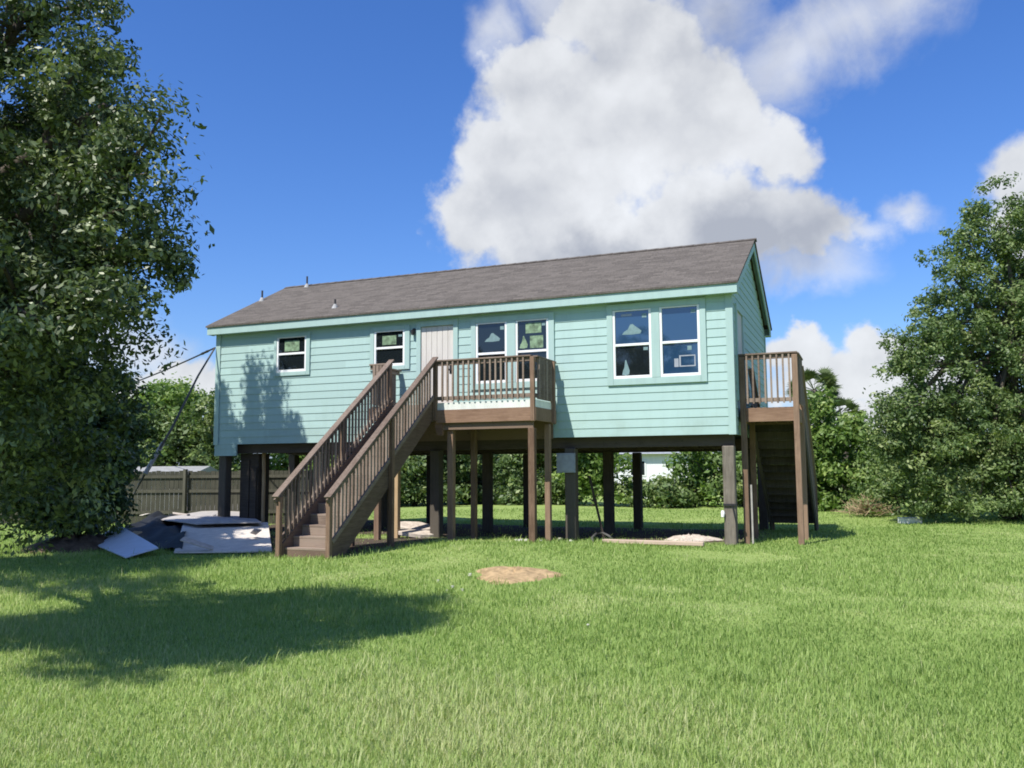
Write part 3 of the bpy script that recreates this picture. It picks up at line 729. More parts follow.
# ------------------------------------------------------------------ yard objects
def slab(name, corners, th, mat, label, cat, group=None, sub=8, warp=.01):
    """a sheet of material from 4 corners, with thickness and a little warp"""
    c = [np.array(p, float) for p in corners]; n = np.cross(c[1]-c[0], c[3]-c[0]); n /= np.linalg.norm(n)
    if n[2] < 0: n = -n
    V = []; ph = rng.uniform(0, 6, 3)
    for i in range(sub+1):
        for j in range(sub+1):
            u, v = i/sub, j/sub
            p = c[0]*(1-u)*(1-v)+c[1]*u*(1-v)+c[2]*u*v+c[3]*(1-u)*v
            V.append(p + n*(warp*math.sin(3*u+ph[0])*math.cos(4*v+ph[1])))
    o_ = len(V); V += [p-n*th for p in V[:]]
    I = lambda i, j: i*(sub+1)+j; Fc = []
    for i in range(sub):
        for j in range(sub):
            q = (I(i,j), I(i+1,j), I(i+1,j+1), I(i,j+1)); Fc += [q, tuple(o_+a for a in q[::-1])]
    for i in range(sub):
        for (a, b) in ((I(i+1,0),I(i,0)), (I(i,sub),I(i+1,sub)), (I(0,i),I(0,i+1)), (I(sub,i+1),I(sub,i))): Fc.append((a, b, b+o_, a+o_))
    m = MB(); m.v = [tuple(p) for p in V]; m.f = Fc
    org = tuple(np.mean(c, 0)); o = m.build(name, mat, origin=org)
    return tag(o, label, cat, group)
def gp(x, y, z=0.):           # ground point under a pixel
    d = CF + CR*((x-512)/F_PX) + CU*((384-y)/F_PX); return CAM + d*((z-CAM[2])/d[2])
def gpz(x, y, z): return tuple(gp(x, y, z))
slab('white_sheet', [gpz(88,541,.10), gpz(125,557,.06), gpz(158,547,.16), gpz(119,525,.42)], .03, M['foam'], 'bright white rigid panel lying tilted on the dirt left of the house', 'sheet')
slab('sheathing_board', [gpz(174,552,.05), gpz(272,551,.05), gpz(268,522,.30), gpz(184,521,.30)], .025, M['ply'], 'large pale sheathing board lying flat on the debris beside the staircase foot', 'board')
slab('sheathing_board', [gpz(156,519,.34), gpz(196,524,.33), gpz(262,522,.36), gpz(238,505,.42)], .02, M['drywall'], 'greyer crumpled board on top of the debris heap behind the large pale board', 'board', warp=.05)
slab('sheathing_board', [gpz(182,506,.30), gpz(172,513,.26), gpz(240,516,.30), gpz(240,504,.36)], .02, M['drywall'], 'small grey board at the back of the debris heap nearest the fence', 'board', warp=.03)
for i in range(16):
    px, py = random.uniform(120, 262), random.uniform(509, 548); g0 = gp(px, py, .2)
    b0 = MB(); l_, w_ = random.uniform(.25,.75), random.uniform(.06,.22)
    b0.hexa([(-l_/2,-w_/2,0),(l_/2,-w_/2*random.uniform(.5,1),0),(l_/2*random.uniform(.7,1),w_/2,0),(-l_/2,w_/2,0),(-l_/2,-w_/2,.018),(l_/2,-w_/2*.7,.018),(l_/2*.85,w_/2,.018),(-l_/2,w_/2,.018)])
    o = b0.build('board_scrap', M[('ply','drywall','tan_wood','ply','concrete')[i%5]]); o.location = (g0[0], g0[1], random.uniform(.30,.42) if py < 524 else random.uniform(.12,.30)); o.rotation_euler = (random.uniform(-.35,.35), random.uniform(-.35,.35), random.uniform(0,3.1))
    tag(o, 'small broken scrap of board lying on the debris heap left of the staircase', 'scrap', 'board scraps on the debris heap')
# crumpled black plastic
n = 26; c4 = [np.array(gpz(*a)) for a in ((108,538,.06),(182,551,.04),(190,516,.36),(150,513,.36))]
V = []; 
for i in range(n+1):
    for j in range(n+1):
        u, v = i/n, j/n; p = c4[0]*(1-u)*(1-v)+c4[1]*u*(1-v)+c4[2]*u*v+c4[3]*(1-u)*v
        p = p + np.array([0,0,.10*math.sin(7*u+3*v)*math.sin(5*v+1)+.05*math.sin(17*u-9*v)+rng.normal(0,.012)]); p[2] = max(p[2], .02); V.append(p)
I = np.arange((n+1)**2).reshape(n+1, n+1)
tp = npmesh('plastic_tarp', np.array(V), np.stack([I[:-1,:-1], I[:-1,1:], I[1:,1:], I[1:,:-1]], -1).reshape(-1, 4), M['tarp'])
tag(tp, 'crumpled black plastic tarp between the white panel and the large pale board', 'tarp')
def mound(name, center, rx, ry, h, mat, label, cat, ang=YAW, kind=None, rough=.3, n=30):
    V = [(0,0,h)]; Fc = []
    ca, sa = math.cos(ang), math.sin(ang)
    for r_ in range(1, 9):
        for t in range(n):
            a = 2*math.pi*t/n; e_ = 1+.16*math.sin(3*a+1)+.10*math.sin(7*a+2)
            q = r_/8; x_, y_ = rx*q*e_*math.cos(a), ry*q*e_*math.sin(a)
            V.append((x_*ca-y_*sa, x_*sa+y_*ca, h*(1-q*q)*(1+rough*rng.normal(0,.9))-.012*(q > .95)))
    for t in range(n): Fc.append((0, 1+t, 1+(t+1) % n))
    for r_ in range(7):
        for t in range(n): a = 1+r_*n+t; b = 1+r_*n+(t+1) % n; Fc.append((a, a+n, b+n, b))
    m = MB(); m.v = V; m.f = Fc; o = m.build(name, mat, smooth_=True); o.location = (center[0], center[1], float(ground_z(center[0], center[1]))+.004)
    return tag(o, label, cat, kind=kind)
mound('dirt_patch', (-2.48, -6.28), .64, .95, .08, M['dirt'], 'bare tan patch of sandy dirt in the lawn before the house', 'dirt patch', kind='structure')
g0 = gp(75, 548); mound('dirt_pile', (g0[0], g0[1]), 1.1, 1.1, .24, M['soil'], 'low dark pile of soil under the tree left of the white panel', 'dirt pile')
g0 = gp(690, 541); mound('sand_pile', (g0[0], g0[1]+.22), .62, .30, .10, M['concrete'], 'small pale sand pile beside the corner piling', 'sand pile')
# broken concrete slabs under the stair
def chunk(name, loc, sx, sy, sz, rx, rz, mat, label, cat, group=None, seed=0):
    r = random.Random(seed); m = MB(); n = 9
    ring = [((sx/2)*(1+r.uniform(-.18,.1))*math.cos(2*math.pi*i/n), (sy/2)*(1+r.uniform(-.18,.1))*math.sin(2*math.pi*i/n)) for i in range(n)]
    m.v = [(x, y, -sz/2) for x, y in ring] + [(x*.96, y*.96, sz/2+r.uniform(-.15,.15)*sz) for x, y in ring]
    m.f = [tuple(range(n))[::-1], tuple(range(n, 2*n))] + [(i, (i+1) % n, n+(i+1) % n, n+i) for i in range(n)]
    o = m.build(name, mat, bevel=min(sx,sz)*.08); o.location = loc; o.rotation_euler = (rx, .1, rz); return tag(o, label, cat, group)
chunk('concrete_slab', (-7.95, .55, .20), 1.15, .55, .10, .35, .5, M['concrete'], 'upper slab of broken pale concrete leaning under the staircase', 'concrete slab', seed=2)
chunk('concrete_slab', (-7.55, -.05, .08), 1.0, .5, .10, .15, .45, M['concrete'], 'lower slab of broken pale concrete lying on the ground under the staircase', 'concrete slab', seed=5)
STN = [(438,578,.07),(452,584,.08),(462,587,.06),(470,573,.09),(447,587,.05),(520,541,.14),(526,540,.12),(516,540,.10),(541,541,.10),(571,541,.10),(560,537,.10),(607,542,.10),(588,625,.05),(640,577,.05)]
for i, (px, py, s) in enumerate(STN):
    g0 = gp(px, py, .05)
    lab = 'small pale stone lying in the grass by the tan dirt patch' if py > 565 else 'small pale stone at the foot of the deck posts'
    if (px, py) == (588,625): lab = 'lone pale stone in the open lawn nearer the viewer than the dirt patch'
    if (px, py) == (640,577): lab = 'lone pale stone in the lawn to the right of the dirt patch'
    grp = None if lab.startswith('lone') else ('pale stones by the dirt patch' if py > 565 else 'pale stones at the deck posts')
    chunk('stone', (g0[0], g0[1], float(ground_z(g0[0], g0[1]))+s*.15+.01), s*1.05, s*.7, s*.5, random.uniform(-.3,.3), random.uniform(0,3), M['stone'], lab, 'stone', grp, seed=20+i)
tb = MB(); a, b = gp(603, 541, .07), gp(704, 544, .07); tb.bar(tuple(a), tuple(b), .14, .085)
tag(tb.build('landscape_timber', M['timber'], bevel=.012, origin=tuple((a+b)/2)), 'long pale timber lying on the ground along the front edge under the house', 'timber')
p_ = [gp(593,544,.0), gp(592,538,.10), gp(596,533.5,.16), gp(603,533,.17), gp(609,536,.12), gp(613,540,.03)]
tag(MB().tube([tuple(q) for q in p_], .028, 8).build('drain_hose', M['cable'], smooth_=True), 'curved dark hose arching out of the ground at the end of the long timber', 'hose')
tag(MB().bar((-3.50,.9,1.45), (-3.18,.95,.0), .06, .05).build('leaning_stick', M['beam']), 'thin dark stick leaning against a piling under the house', 'stick')
g0 = gp(910, 520, .0)
m = MB(); m.box(-.30,.30,-.18,.18,0,.16); m.box(-.31,.31,-.19,.19,.161,.19); o = m.build('white_box', M['plastic'], bevel=.012); o.location = (g0[0], g0[1], float(ground_z(g0[0],g0[1]))-.01); o.rotation_euler = (0,0,YAW)
tag(o, 'small low white box with a lid on the far lawn before the right trees', 'box')
g0 = gp(216, 662); 
# service cable and loose conduit at the left corner
anc = Vector((-13.86, -.06, 4.98))
def sag(a, b, s, n=18):
    a, b = Vector(a), Vector(b); return [a.lerp(b, i/n) - Vector((0,0,s*4*(i/n)*(1-i/n))) for i in range(n+1)]
far_end = at(60, 402, 44)
cp_ = sag(anc, far_end, .25); cab = MB().tube(cp_, .022, 6); cab.tube([cp_[0].lerp(cp_[1], f) for f in (.35, .5, .65, .8, .95)], [.024,.036,.03,.038,.024], 6)
tag(cab.build('service_cable', M['black'], smooth_=True), 'thin black overhead cable sagging from the left eave toward the far bushes', 'cable')
def onray(px, py, Yp):
    d = CF + CR*((px-512)/F_PX) + CU*((384-py)/F_PX); return CAM + d*((Yp-CAM[1])/d[1])
g1 = [anc, Vector(onray(198,376,-.8)), Vector(onray(172,428,-1.6)), Vector(onray(147,470,-2.2)), Vector(gp(118,523,.15))]
m = MB().tube([tuple(q) for q in g1], [.022,.026,.032,.030,.02], 8)
dn = m.build('dangling_conduit', M['cable'], smooth_=True); tag(dn, 'grey cable slanting from the left eave of the house down to the ground', 'cable')
m = MB().tube([tuple(onray(163,443,-1.78)), tuple(onray(145,474,-2.28))], .055, 8); m.build('pale_sleeve', M['pole'], dn)
# wooden fence on the left
A, B = np.array([-28.5,-2.16,0]), np.array([-12.5,4.44,0])
fd = (B-A); FL = np.linalg.norm(fd[:2]); fd /= FL; fn = np.array([fd[1], -fd[0], 0])
fence = thing('wooden_fence', 'grey weathered wooden privacy fence behind the trees at the left', 'fence', tuple((A+B)/2))
mb = MB(); s = 0.; 
while s < FL-.13:
    p = A+fd*s; q = A+fd*(s+.132); hh = 1.62+rng.normal(0,.012); w_ = fn*.018; g_ = -.03
    mb.hexa([tuple(p+[0,0,g_]), tuple(q+[0,0,g_]), tuple(q-w_+[0,0,g_]), tuple(p-w_+[0,0,g_]), tuple(p+[0,0,hh]), tuple(q+[0,0,hh]), tuple(q-w_+[0,0,hh]), tuple(p-w_+[0,0,hh])]); s += .142
mb.build('fence_boards', M['fence'], fence)
mb = MB()
for z in (.35, 1.0, 1.45): mb.bar(tuple(A+fn*.022+[0,0,z]), tuple(B+fn*.022+[0,0,z]), .04, .09)
mb.build('fence_rail', M['fence'], fence)
s = .3
while s < FL:
    p = A+fd*s+fn*.09; MB().box(p[0]-.05,p[0]+.05,p[1]-.05,p[1]+.05,-.2,1.68).build('fence_post', M['fence'], fence); s += 2.4
# low white outbuilding behind the fence, far white house
def small_house(name, px, py_base, depth, w, d, h, rh, label, wm, rm, ang, win=()):
    c = at(px, py_base, depth); t = thing(name, label, 'house', (c[0], c[1], 0)); t.rotation_euler = (0,0,ang)
    def put(m, nm, mat, par=t):
        o = m.build(nm, mat); o.parent = par; return o
    m = MB(); m.box(-w/2,w/2,-d/2,d/2,-.1,h); wl = put(m, 'wall', wm)
    m = MB(); e_ = .35
    m.v = [(-w/2-e_,-d/2-e_,h-.08),(w/2+e_,-d/2-e_,h-.08),(w/2+e_,d/2+e_,h-.08),(-w/2-e_,d/2+e_,h-.08),(-w/2-e_,0,h+rh),(w/2+e_,0,h+rh)]
    m.f = [(0,1,5,4),(2,3,4,5),(0,4,3),(1,2,5),(3,2,1,0)]; put(m, 'roof', rm)
    for (x0, x1, z0, z1) in win:
        m = MB(); m.box(x0,x1,-d/2-.03,-d/2-.005,z0,z1); f = put(m, 'window', M['vinyl']); m = MB(); m.box(x0+.08,x1-.08,-d/2-.04,-d/2-.031,z0+.08,z1-.08); put(m, 'pane', M['glass'], f)
    return t
small_house('white_house', 664, 500, 50, 6, 6, 2.5, 1.0, 'white house far behind, seen between the pilings over the shrubs', M['white_wall'], M['grey_roof'], YAW-.15, [(-1.9,-1.0,1.2,2.1),(1.2,2.1,1.2,2.1)])
small_house('white_shed', 172, 500, 34, 2.2, 3, 1.60, .22, 'long low pale shed with a grey roof just behind the wooden fence', M['white_wall'], M['flash'], YAW+.02, [(-.8,-.2,.9,1.4),(.3,.9,.9,1.4)])

# ------------------------------------------------------------------ trees and shrubs
def leaves(centers, radii, per, size, asp=.5, droop=.0, flat=.75, seed=1, up=.45):
    r = np.random.default_rng(seed); C = np.repeat(centers, per, 0); R = np.repeat(radii, per)[:, None]; n = len(C)
    g = r.normal(size=(n,3)); g /= np.linalg.norm(g, axis=1)[:, None]
    q = g*(r.random((n,1))**.45)*R; q[:,2] *= flat
    Pn = C+q
    nrm = g*.6 + np.array([0,0,up]) + r.normal(size=(n,3))*.55; nrm /= np.linalg.norm(nrm, axis=1)[:, None]
    t = r.normal(size=(n,3)) + g*.5; t[:,2] -= droop; t -= nrm*np.sum(t*nrm, 1)[:, None]; t /= np.linalg.norm(t, axis=1)[:, None]
    b = np.cross(nrm, t)
    s = size*np.exp(r.normal(0, .22, (n,1)))
    V = np.stack([Pn-t*s*.5, Pn+b*s*asp*.5-nrm*s*.05+t*s*.06, Pn+t*s*.5-nrm*s*.1, Pn-b*s*asp*.5-nrm*s*.05+t*s*.06], 1).reshape(-1, 3)
    Fq = np.arange(n*4).reshape(n, 4)
    cl = np.repeat(r.normal(0, .19, len(centers)), per)
    tint = np.clip(.45 + cl + r.normal(0, .17, n) + .0, 0, 1)
    return V, Fq, np.repeat(tint, 4)
def crown_points(ells, dens, seed, inner=.3):
    r = np.random.default_rng(seed); out = []
    for (cx, cy, cz, rx, ry, rz) in ells:
        n = max(6, int(dens*(rx*ry+ry*rz+rx*rz)/3*4))
        g = r.normal(size=(n,3)); g /= np.linalg.norm(g, axis=1)[:, None]
        rad = np.where(r.random(n) < inner, r.random(n)**.5*.8, r.uniform(.78, 1.05, n))[:, None]
        out.append(np.array([cx,cy,cz]) + g*rad*np.array([rx,ry,rz]))
    return np.concatenate(out)
def limbs(base, top, ells, rad, clumps, seed, twigs=60):
    r = random.Random(seed); m = MB(); base, top = Vector(base), Vector(top)
    pts = [base.lerp(top, i/6) + Vector((r.uniform(-1,1), r.uniform(-1,1), 0))*rad*.5*(i > 0) for i in range(7)]
    m.tube(pts, [rad*(1.35 if i == 0 else 1-.11*i) for i in range(7)], 10)
    hubs = []
    for e_ in ells:
        c = Vector(e_[:3]); st = base.lerp(top, r.uniform(.45, .95)); mid = st.lerp(c, .5)+Vector((r.uniform(-.2,.2), r.uniform(-.2,.2), r.uniform(.0,.3)))*e_[3]*.6
        m.tube([st, mid, c], [rad*.42, rad*.28, rad*.12], 7); hubs.append((c, mid))
    if len(clumps):
        for i in r.sample(range(len(clumps)), min(twigs, len(clumps))):
            c = Vector(clumps[i]); h_ = min(hubs, key=lambda q: (q[0]-c).length); st = h_[0].lerp(h_[1], r.uniform(0,.7))
            m.tube([st, st.lerp(c,.55)+Vector((0,0,r.uniform(-.1,.12))), c], [rad*.11, rad*.07, rad*.03], 5, False)
    return m
def make_tree(name, label, cat, base, top, ells, trunk_r, mat, dens, clump_r, per, size, seed, group=None, asp=.5, droop=0., inner=.3, twigs=60, flat=.75, extra=None, keep=None, trunk=True):
    t = thing(name, label, cat, tuple(base), group)
    cp = crown_points(ells, dens, seed, inner)
    if extra is not None: cp = np.concatenate([cp, extra])
    if keep is not None: cp = cp[keep(cp)]
    r = np.random.default_rng(seed+5); cr = clump_r*np.exp(r.normal(0, .3, len(cp)))
    V, Fq, ti = leaves(cp, cr, per, size, asp, droop, flat, seed+9)
    V[:, 2] = np.maximum(V[:, 2], .03)
    npmesh('crown', V, Fq, mat, t, ti)
    limbs(base, top, ells, trunk_r, cp, seed, twigs).build('trunk', M['bark'], t, smooth_=True)
    return t
def E(px, py, dep, r, ry=None, rz=None):
    p = at(px, py, dep); return (p[0], p[1], p[2], r, ry or r, rz or r)

# big near tree at the left edge
ells = [E(28,8,7.52,0.83), E(106,105,7.17,0.54), E(129,165,7.01,0.46), E(106,225,7.01,0.53), E(126,262,7.01,0.39), E(58,315,7.36,0.66), E(48,395,7.45,0.68), E(30,470,7.45,0.52,0.52,0.4),
        E(-10,150,7.2,0.95), E(20,260,7,0.62), E(15,385,6.8,0.55), E(-85,300,6.5,0.72), E(-220,330,7.2,1), E(-90,-20,7.91,1.01), E(-140,190,8.1,1.47),
        E(-120,400,7.73,0.92), E(-20,330,8.65,0.87), E(40,200,8.83,0.92), E(50,110,7.88,0.66), E(-230,60,7.73,1.1), E(58,300,6.5,0.55), E(0,335,6.4,0.5), E(-30,480,8.1,0.64,0.64,0.41), (-5.0,-15.5,5.2,1.5,.95,.7), (-6.3,-15.2,5.0,1.2,1.0,.8), (-5.0,-14.9,3.9,.9,.8,.6), (-4.3,-16.4,4.9,1.05,.8,.6), (-9.2,-12.6,5.0,1.3,1.1,.8), (-11.0,-13.0,5.2,1.5,1.2,.9), (-8.0,-13.0,4.9,1.2,1.0,.9)]  # lobes given without E() are unseen, added to shade lower crown and lawn
extra = np.array([at(*a) for a in ((150,302,7.36),(132,322,7.36),(142,338,7.36),(151,346,7.36),(128,310,7.36),(178,283,7.01),(180,255,7.01),(183,272,7.01),
        (112,350,7.36),(116,372,7.36),(110,400,7.45),(120,420,7.45),(112,440,7.45),(108,470,7.45),(95,500,7.45),(70,522,7.45),(40,528,7.45),(100,520,7.64),(20,535,7.36))])
oak = make_tree('shade_tree', 'big dark leafy tree filling the left edge of the picture', 'tree', (-5.95,-13.65,-.1), at(-100,150,7.9), ells, .24, M['oak_leaf'], 24, .20, 125, .056, 11, asp=.46, droop=.35, inner=.34, twigs=220, extra=extra)
# second tree between that one and the house
ells = [(-13.6,-5.2,9.0,.7,.7,1.0),(-14.6,-5.2,8.3,1.0,1.0,1.3),(-13.1,-5.2,7.9,.7,.7,.9),(-13.9,-5.8,6.5,1.5,1.4,1.3),(-13.7,-6.3,4.6,1.6,1.6,1.2),(-13.6,-6.2,3.0,1.5,1.5,1.0),(-13.2,-6.0,1.9,1.15,1.2,.7),(-15.5,-6.5,5.5,1.6,1.6,1.8),
        (-12.2,-9.2,5.4,1.5,1.3,1.0),(-10.9,-8.6,4.9,1.0,1.0,.8),(-11.6,-10.6,5.6,1.2,1.1,.8),(-13.4,-8.6,6.2,1.6,1.5,1.2),(-11.4,-7.6,3.6,.8,.9,.7),  # unseen lobes added to throw shade on debris and lawn
        (-10.2,-11.0,5.0,1.3,1.2,.9),(-12.3,-11.3,5.4,1.5,1.3,1.0),(-9.95,-8.3,4.8,.75,.8,.6),(-10.75,-7.5,5.0,.85,.8,.6),(-12.71,-4.93,2.08,.95,.9,.9),(-13.26,-5.04,1.0,.9,.9,.75),(-12.6,-4.95,3.1,.75,.8,.7),(-13.4,-5.7,1.7,1.0,1.0,1.0),(-12.75,-4.9,1.0,.7,.7,.7)]  # first four lobes likewise out of sight, added for ground shade
spire = np.array([(x+q*.10, y, z) for (x, y, z0, z1) in ((-14.05,-4.6,8.8,10.6),(-13.35,-4.6,8.4,10.5),(-12.75,-4.7,8.0,9.3),(-15.1,-4.7,8.6,10.2)) for q, z in zip((0,.6,-.5,.4,-.3,.2,0,.1), np.linspace(z0, z1, 8)) for _ in (0, 1)])
make_tree('evergreen_tree', 'dark dense tree standing behind the big left tree before the wooden fence', 'tree', (-13.4,-6.9,-.1), (-13.6,-6.3,7.5), ells, .2, M['dark_leaf'], 20, .30, 105, .125, 23, twigs=60, extra=spire)
# right side
ells = [E(1000,225,27,1.05), E(1015,290,27,1.6), E(955,280,26.5,.8), E(948,320,26.5,.95), E(1060,240,27,1.8), E(1080,340,27,2.2), E(1010,360,26.5,1.6), E(940,375,26.5,1.35), E(905,365,26,.55), E(905,410,26,.75),
        E(960,440,26,1.6,1.6,1.3), E(915,465,26,1.0,1.0,.9), E(1030,440,25.5,1.7,1.7,1.4), E(980,495,25.5,1.3,1.1,.6), E(930,497,26,.9,.9,.55), E(1090,470,25.5,1.8,1.6,1.3), E(1045,500,25.5,1.2,1.0,.6), E(930,430,27,1.3), E(985,420,27.5,1.6), E(1040,400,27.5,1.6), E(925,345,26.3,.85), E(962,243,26.8,.6), E(985,330,27,1.3), E(900,440,26.2,.8)]
ex = np.array([at(*a) for a in ((983,188,27),(978,205,27),(995,182,27),(1010,180,27),(885,345,26),(890,335,26),(897,352,26),(925,258,26.5),(940,250,26.5),(915,312,26.5),(920,300,26.5),(975,240,27),(883,372,26),(888,400,26),(884,415,26),(950,262,26.5))])
make_tree('broad_tree', 'broad grey-green leafy tree at the right edge of the lawn', 'tree', tuple(at(1010,517,26.5)*[1,1,0]), at(1020,270,27), ells, .26, M['tree_leaf'], 11, .34, 92, .115, 31, twigs=140, extra=ex)
ells = [E(905,440,29,.9), E(880,480,30,.9,.9,.8), E(900,500,29,1.0,.9,.6), E(860,498,31,.7,.7,.6), E(930,470,29,1.2)]
make_tree('willowy_shrub', 'loose pale green shrub at the foot of the broad right tree', 'shrub', tuple(at(898,515,29.5)*[1,1,0]), at(900,460,29.5), ells, .07, M['pale_leaf'], 8, .38, 60, .13, 41, droop=.3)
ells = [E(818,430,33,1.1), E(845,450,33,1.2), E(830,480,33,1.5,1.4,1.2), E(808,470,33,1.2), E(862,490,33,1.0,1,.8), E(800,505,33,1.0,.9,.6), E(838,505,32.5,1.2,1,.6), E(822,408,33,.6), E(850,430,33,.75), E(866,458,33,.8)]
ex = np.array([at(*a) for a in ((868,430,33),(875,440,33),(880,455,33),(812,398,33),(830,402,33),(860,420,33))])
make_tree('bright_shrub', 'tall bright green bushy shrub just right of the side landing', 'shrub', tuple(at(832,515,33)*[1,1,0]), at(832,430,33), ells, .10, M['bright_leaf'], 6.5, .42, 70, .19, 51, droop=.45, extra=ex)
# row behind the house
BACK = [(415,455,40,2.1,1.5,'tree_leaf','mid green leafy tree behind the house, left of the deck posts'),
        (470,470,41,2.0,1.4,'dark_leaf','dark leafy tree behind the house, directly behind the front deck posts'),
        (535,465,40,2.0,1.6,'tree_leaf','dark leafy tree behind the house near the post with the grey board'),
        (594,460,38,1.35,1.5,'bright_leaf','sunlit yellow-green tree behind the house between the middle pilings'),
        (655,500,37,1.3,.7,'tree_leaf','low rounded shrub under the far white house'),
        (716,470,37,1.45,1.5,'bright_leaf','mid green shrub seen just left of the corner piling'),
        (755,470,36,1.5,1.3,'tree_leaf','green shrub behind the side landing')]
for i, (px, py, dep, r, rz, mt, lab) in enumerate(BACK):
    c = at(px, py, dep); rr = np.random.default_rng(60+i)
    ells = [(c[0]+rr.uniform(-1,1)*r*.8, c[1]+rr.uniform(-.6,.6)*r, max(.5, c[2]+rr.uniform(-.8,.7)*rz), r*rr.uniform(.5,.8), r*rr.uniform(.5,.8), rz*rr.uniform(.45,.7)) for _ in range(7)]
    ells += [(c[0]+q*r*.55, c[1], .6, r*.55, r*.5, .6) for q in (-1.2, 0, 1.2)]
    make_tree('leafy_tree' if rz > 1.2 else 'low_shrub', lab, 'tree' if rz > 1.2 else 'shrub', (c[0], c[1], -.1), (c[0], c[1], max(c[2], .8)), ells, .11, M[mt], 4.4, .5, 62, .21, 70+i, group='trees and shrubs behind the house')
# a second darker belt further back closes the view
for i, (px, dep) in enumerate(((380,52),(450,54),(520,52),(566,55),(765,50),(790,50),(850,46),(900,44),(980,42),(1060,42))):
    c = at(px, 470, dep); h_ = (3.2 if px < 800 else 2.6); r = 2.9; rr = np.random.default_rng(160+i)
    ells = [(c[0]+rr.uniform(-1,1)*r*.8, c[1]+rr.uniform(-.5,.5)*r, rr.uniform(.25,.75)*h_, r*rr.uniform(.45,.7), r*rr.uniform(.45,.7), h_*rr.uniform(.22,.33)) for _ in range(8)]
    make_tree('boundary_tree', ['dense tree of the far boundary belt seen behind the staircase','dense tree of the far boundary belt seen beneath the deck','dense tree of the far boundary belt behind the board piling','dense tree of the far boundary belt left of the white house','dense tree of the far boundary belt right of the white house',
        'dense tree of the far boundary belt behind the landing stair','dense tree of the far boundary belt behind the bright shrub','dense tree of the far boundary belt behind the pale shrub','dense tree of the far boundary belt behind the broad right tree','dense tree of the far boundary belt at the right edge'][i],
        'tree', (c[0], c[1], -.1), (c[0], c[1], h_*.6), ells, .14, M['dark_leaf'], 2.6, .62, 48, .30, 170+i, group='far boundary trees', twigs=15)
# bushes behind the fence at the left
LB = [(125,428,37,2.1,1.8,'tree_leaf','bushy tree behind the fence nearest the big left tree'),
      (175,422,38,2.0,1.9,'bright_leaf','sunlit bushy tree behind the fence beneath the slanting cable'),
      (215,430,37,1.8,1.8,'tree_leaf','bushy tree behind the fence against the left corner of the house'),
      (285,470,39,1.7,1.3,'bright_leaf','leafy bush seen under the house between the left pilings'),
      (345,470,40,1.8,1.4,'tree_leaf','leafy bush seen under the house behind the staircase'),
      (40,440,36,1.9,1.5,'dark_leaf','dark bush behind the fence hidden in the big left tree')]
for i, (px, py, dep, r, rz, mt, lab) in enumerate(LB):
    c = at(px, py, dep); rr = np.random.default_rng(260+i)
    ells = [(c[0]+rr.uniform(-1,1)*r*.7, c[1]+rr.uniform(-.6,.6)*r, max(.6, c[2]+rr.uniform(-.9,.55)*rz), r*rr.uniform(.45,.7), r*rr.uniform(.45,.7), rz*rr.uniform(.4,.6)) for _ in range(12)]
    ells += [(c[0]+q*r*.6, c[1], .9, r*.6, r*.6, .9) for q in (-1., 0, 1.)]
    make_tree('bushy_tree', lab, 'tree', (c[0], c[1], -.1), (c[0], c[1], c[2]), ells, .12, M[mt], 4.6, .46, 62, .19, 270+i, group='bushy trees behind the fence')
# fan palms
def palm(px, py, dep, s, seed, label):
    c = at(px, py, dep); t = thing('fan_palm', label, 'palm', (c[0], c[1], -.1)); r = np.random.default_rng(seed)
    MB().tube([(c[0],c[1],-.1),(c[0]+.1,c[1],c[2]*.5),(c[0],c[1],c[2])], [.2,.16,.15], 9).build('trunk', M['bark'], t, smooth_=True)
    V = []; Fq = []; ti = []
    for k_ in range(52):
        az = r.uniform(0, 2*math.pi); el = r.uniform(-1.3, 1.25); d = np.array([math.cos(az)*math.cos(el), math.sin(az)*math.cos(el), math.sin(el)])
        hub = c + d*s*r.uniform(.75,1.0); sd_ = np.cross(d, [0,0,1]); sd_ /= np.linalg.norm(sd_); th_ = r.uniform(-1.2,1.2); sd_ = sd_*math.cos(th_)+np.cross(d, sd_)*math.sin(th_); dead = el < -.35
        for j in range(15):
            a = (j/14-.5)*2.6; v = d*math.cos(a)+sd_*math.sin(a); tip = hub+v*s*.75*r.uniform(.85,1.1)-np.array([0,0,.10*s]); b = np.cross(v, d) + np.cross(v, sd_)*.3
            wv_ = np.cross(v, np.cross(d, sd_)); wv_ /= np.linalg.norm(wv_)+1e-6; w_ = .05*s
            i0 = len(V); V += [hub, hub+v*s*.4+wv_*w_, tip, hub+v*s*.4-wv_*w_]; Fq.append([i0,i0+1,i0+2,i0+3]); ti += [np.clip((.95 if dead else .35)+r.normal(0,.12),0,1)]*4
        i0 = len(V); q = sd_*.015; V += [c-q, c+q, hub+q, hub-q]; Fq.append([i0,i0+1,i0+2,i0+3]); ti += [.5]*4
    npmesh('crown', np.array(V), np.array(Fq), M['palm_leaf'], t, ti)
palm(814, 390, 44, .85, 1, 'taller fan palm rising behind the bright shrub beside the side landing')
palm(842, 418, 43, .75, 2, 'shorter fan palm peeking out right of the taller palm')
# heap of dry cut brush
g0 = gp(868, 515); r = np.random.default_rng(3); mb = MB()
for i in range(220):
    a = r.uniform(0, 2*math.pi); q = abs(r.normal(0,.45)); x, y = g0[0]+q*math.cos(a)*1.1, g0[1]+q*math.sin(a)*.7
    z = max(.02, .42*(1-q)*r.random()); d = r.normal(size=3); d[2] = abs(d[2])*.5; d /= np.linalg.norm(d)
    mb.bar((x,y,z), (x+d[0]*.5, y+d[1]*.5, max(.02, z+d[2]*.5)), .018, .012)
tag(mb.build('brush_heap', M['dry'], origin=tuple(g0)), 'heap of dry tan cut brush at the edge of the right lawn', 'brush heap')

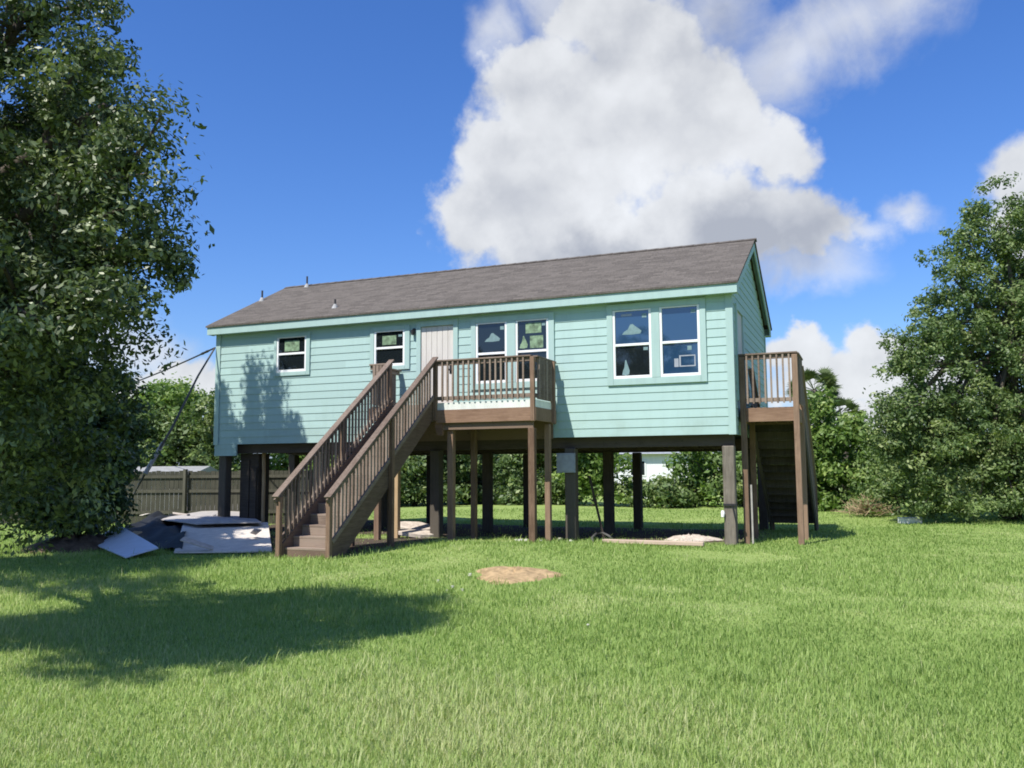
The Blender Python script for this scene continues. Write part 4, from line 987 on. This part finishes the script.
# ------------------------------------------------------------------ grass blades
def vnoise(x, y, sc, seed):
    r = np.random.default_rng(seed); T = r.random((128,128)); u, v = x/sc+500, y/sc+500
    i, j = np.floor(u).astype(int), np.floor(v).astype(int); f, g_ = u-i, v-j; f = f*f*(3-2*f); g_ = g_*g_*(3-2*g_)
    q = lambda a, b: T[a % 128, b % 128]
    return (q(i,j)*(1-f)+q(i+1,j)*f)*(1-g_)+(q(i,j+1)*(1-f)+q(i+1,j+1)*f)*g_
def grass():
    r = np.random.default_rng(99)
    N = 740000
    dep = np.exp(r.uniform(math.log(3.4), math.log(36), N)); lat = r.uniform(-.88, .88, N)*dep
    f2 = CF[:2]/np.linalg.norm(CF[:2]); r2 = CR[:2]/np.linalg.norm(CR[:2])
    X = CAM[0]+f2[0]*dep+r2[0]*lat; Y = CAM[1]+f2[1]*dep+r2[1]*lat
    wob = .25*np.sin(X*5.1)*np.sin(Y*4.3)+r.normal(0,.12,N)
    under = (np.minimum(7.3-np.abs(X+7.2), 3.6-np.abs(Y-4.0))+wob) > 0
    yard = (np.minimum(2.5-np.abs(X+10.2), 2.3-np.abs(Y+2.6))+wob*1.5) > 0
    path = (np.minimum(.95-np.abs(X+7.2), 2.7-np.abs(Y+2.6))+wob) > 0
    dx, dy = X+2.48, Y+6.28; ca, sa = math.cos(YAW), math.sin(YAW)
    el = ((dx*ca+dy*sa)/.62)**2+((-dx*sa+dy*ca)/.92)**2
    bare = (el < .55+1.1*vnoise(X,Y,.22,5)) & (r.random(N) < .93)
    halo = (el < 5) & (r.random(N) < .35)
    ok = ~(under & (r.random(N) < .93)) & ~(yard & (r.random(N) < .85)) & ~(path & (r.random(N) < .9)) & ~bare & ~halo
    X, Y, dep = X[ok], Y[ok], dep[ok]; N = len(X); Z = ground_z(X, Y)
    pat = np.clip(.5*vnoise(X,Y,1.9,1)+.32*vnoise(X,Y,.7,2)+.18*vnoise(X,Y,.28,3), 0, 1); pat = np.clip((pat-.5)*2.2+.5, 0, 1); worn = smooth(.52,.78,vnoise(X,Y,2.4,8)*.6+vnoise(X,Y,.6,9)*.4)*smooth(-11.5,-8,Y)
    H = (.036+.026*pat)*(1-.45*worn)*np.exp(r.normal(0,.32,N))*(1+.9*smooth(.80,.92,vnoise(X,Y,.16,12))); Wd = (.0026+.00050*dep)*np.exp(r.normal(0,.2,N))
    az = r.uniform(0,2*math.pi,N); lean = r.uniform(.15,.95,N)*H; bx, by = np.cos(az), np.sin(az)
    fx, fy = -by, bx
    base = np.stack([X,Y,Z-.006], 1); side = np.stack([fx,fy,np.zeros(N)],1)*Wd[:,None]; ld = np.stack([bx*lean,by*lean,np.zeros(N)],1); up = np.stack([np.zeros(N),np.zeros(N),H],1)
    V = np.stack([base-side*.5, base+side*.5, base+ld*.35+up*.62+side*.4, base+ld+up, base+ld*.35+up*.62-side*.4], 1).reshape(-1,3)
    i0 = (np.arange(N)*5)[:,None]
    Fq = np.concatenate([i0+[[0,1,2,4]], i0+[[4,2,3,3]]], 1).reshape(-1,4)
    tri = i0+[[4,2,3]]
    dryz = worn
    tint = np.clip(.40+.26*(pat-.5)+.34*dryz+.36*smooth(-10,-14,Y+.25*X)+r.normal(0,.18,N)+.25*(r.random(N)<.07), 0, 1)
    me = bpy.data.meshes.new('grass'); V = V.astype(np.float32)
    me.vertices.add(len(V)); me.vertices.foreach_set('co', V.ravel())
    q = (i0+[[0,1,2,4]]); lp = np.concatenate([q, tri], 1).astype(np.int32)      # 7 loops per blade
    me.loops.add(lp.size); me.loops.foreach_set('vertex_index', lp.ravel())
    ls = np.stack([np.arange(N)*7, np.arange(N)*7+4], 1).astype(np.int32).ravel(); lt = np.tile(np.array([4,3],np.int32), N)
    me.polygons.add(2*N); me.polygons.foreach_set('loop_start', ls); me.polygons.foreach_set('loop_total', lt)
    me.update(calc_edges=True)
    a = me.attributes.new('tint','FLOAT','POINT'); a.data.foreach_set('value', np.repeat(tint,5).astype(np.float32))
    me.materials.append(M['blade']); o = bpy.data.objects.new('grass', me); COL.objects.link(o)
    tag(o, 'short green grass blades growing all over the lawn', 'grass', kind='stuff')
grass()
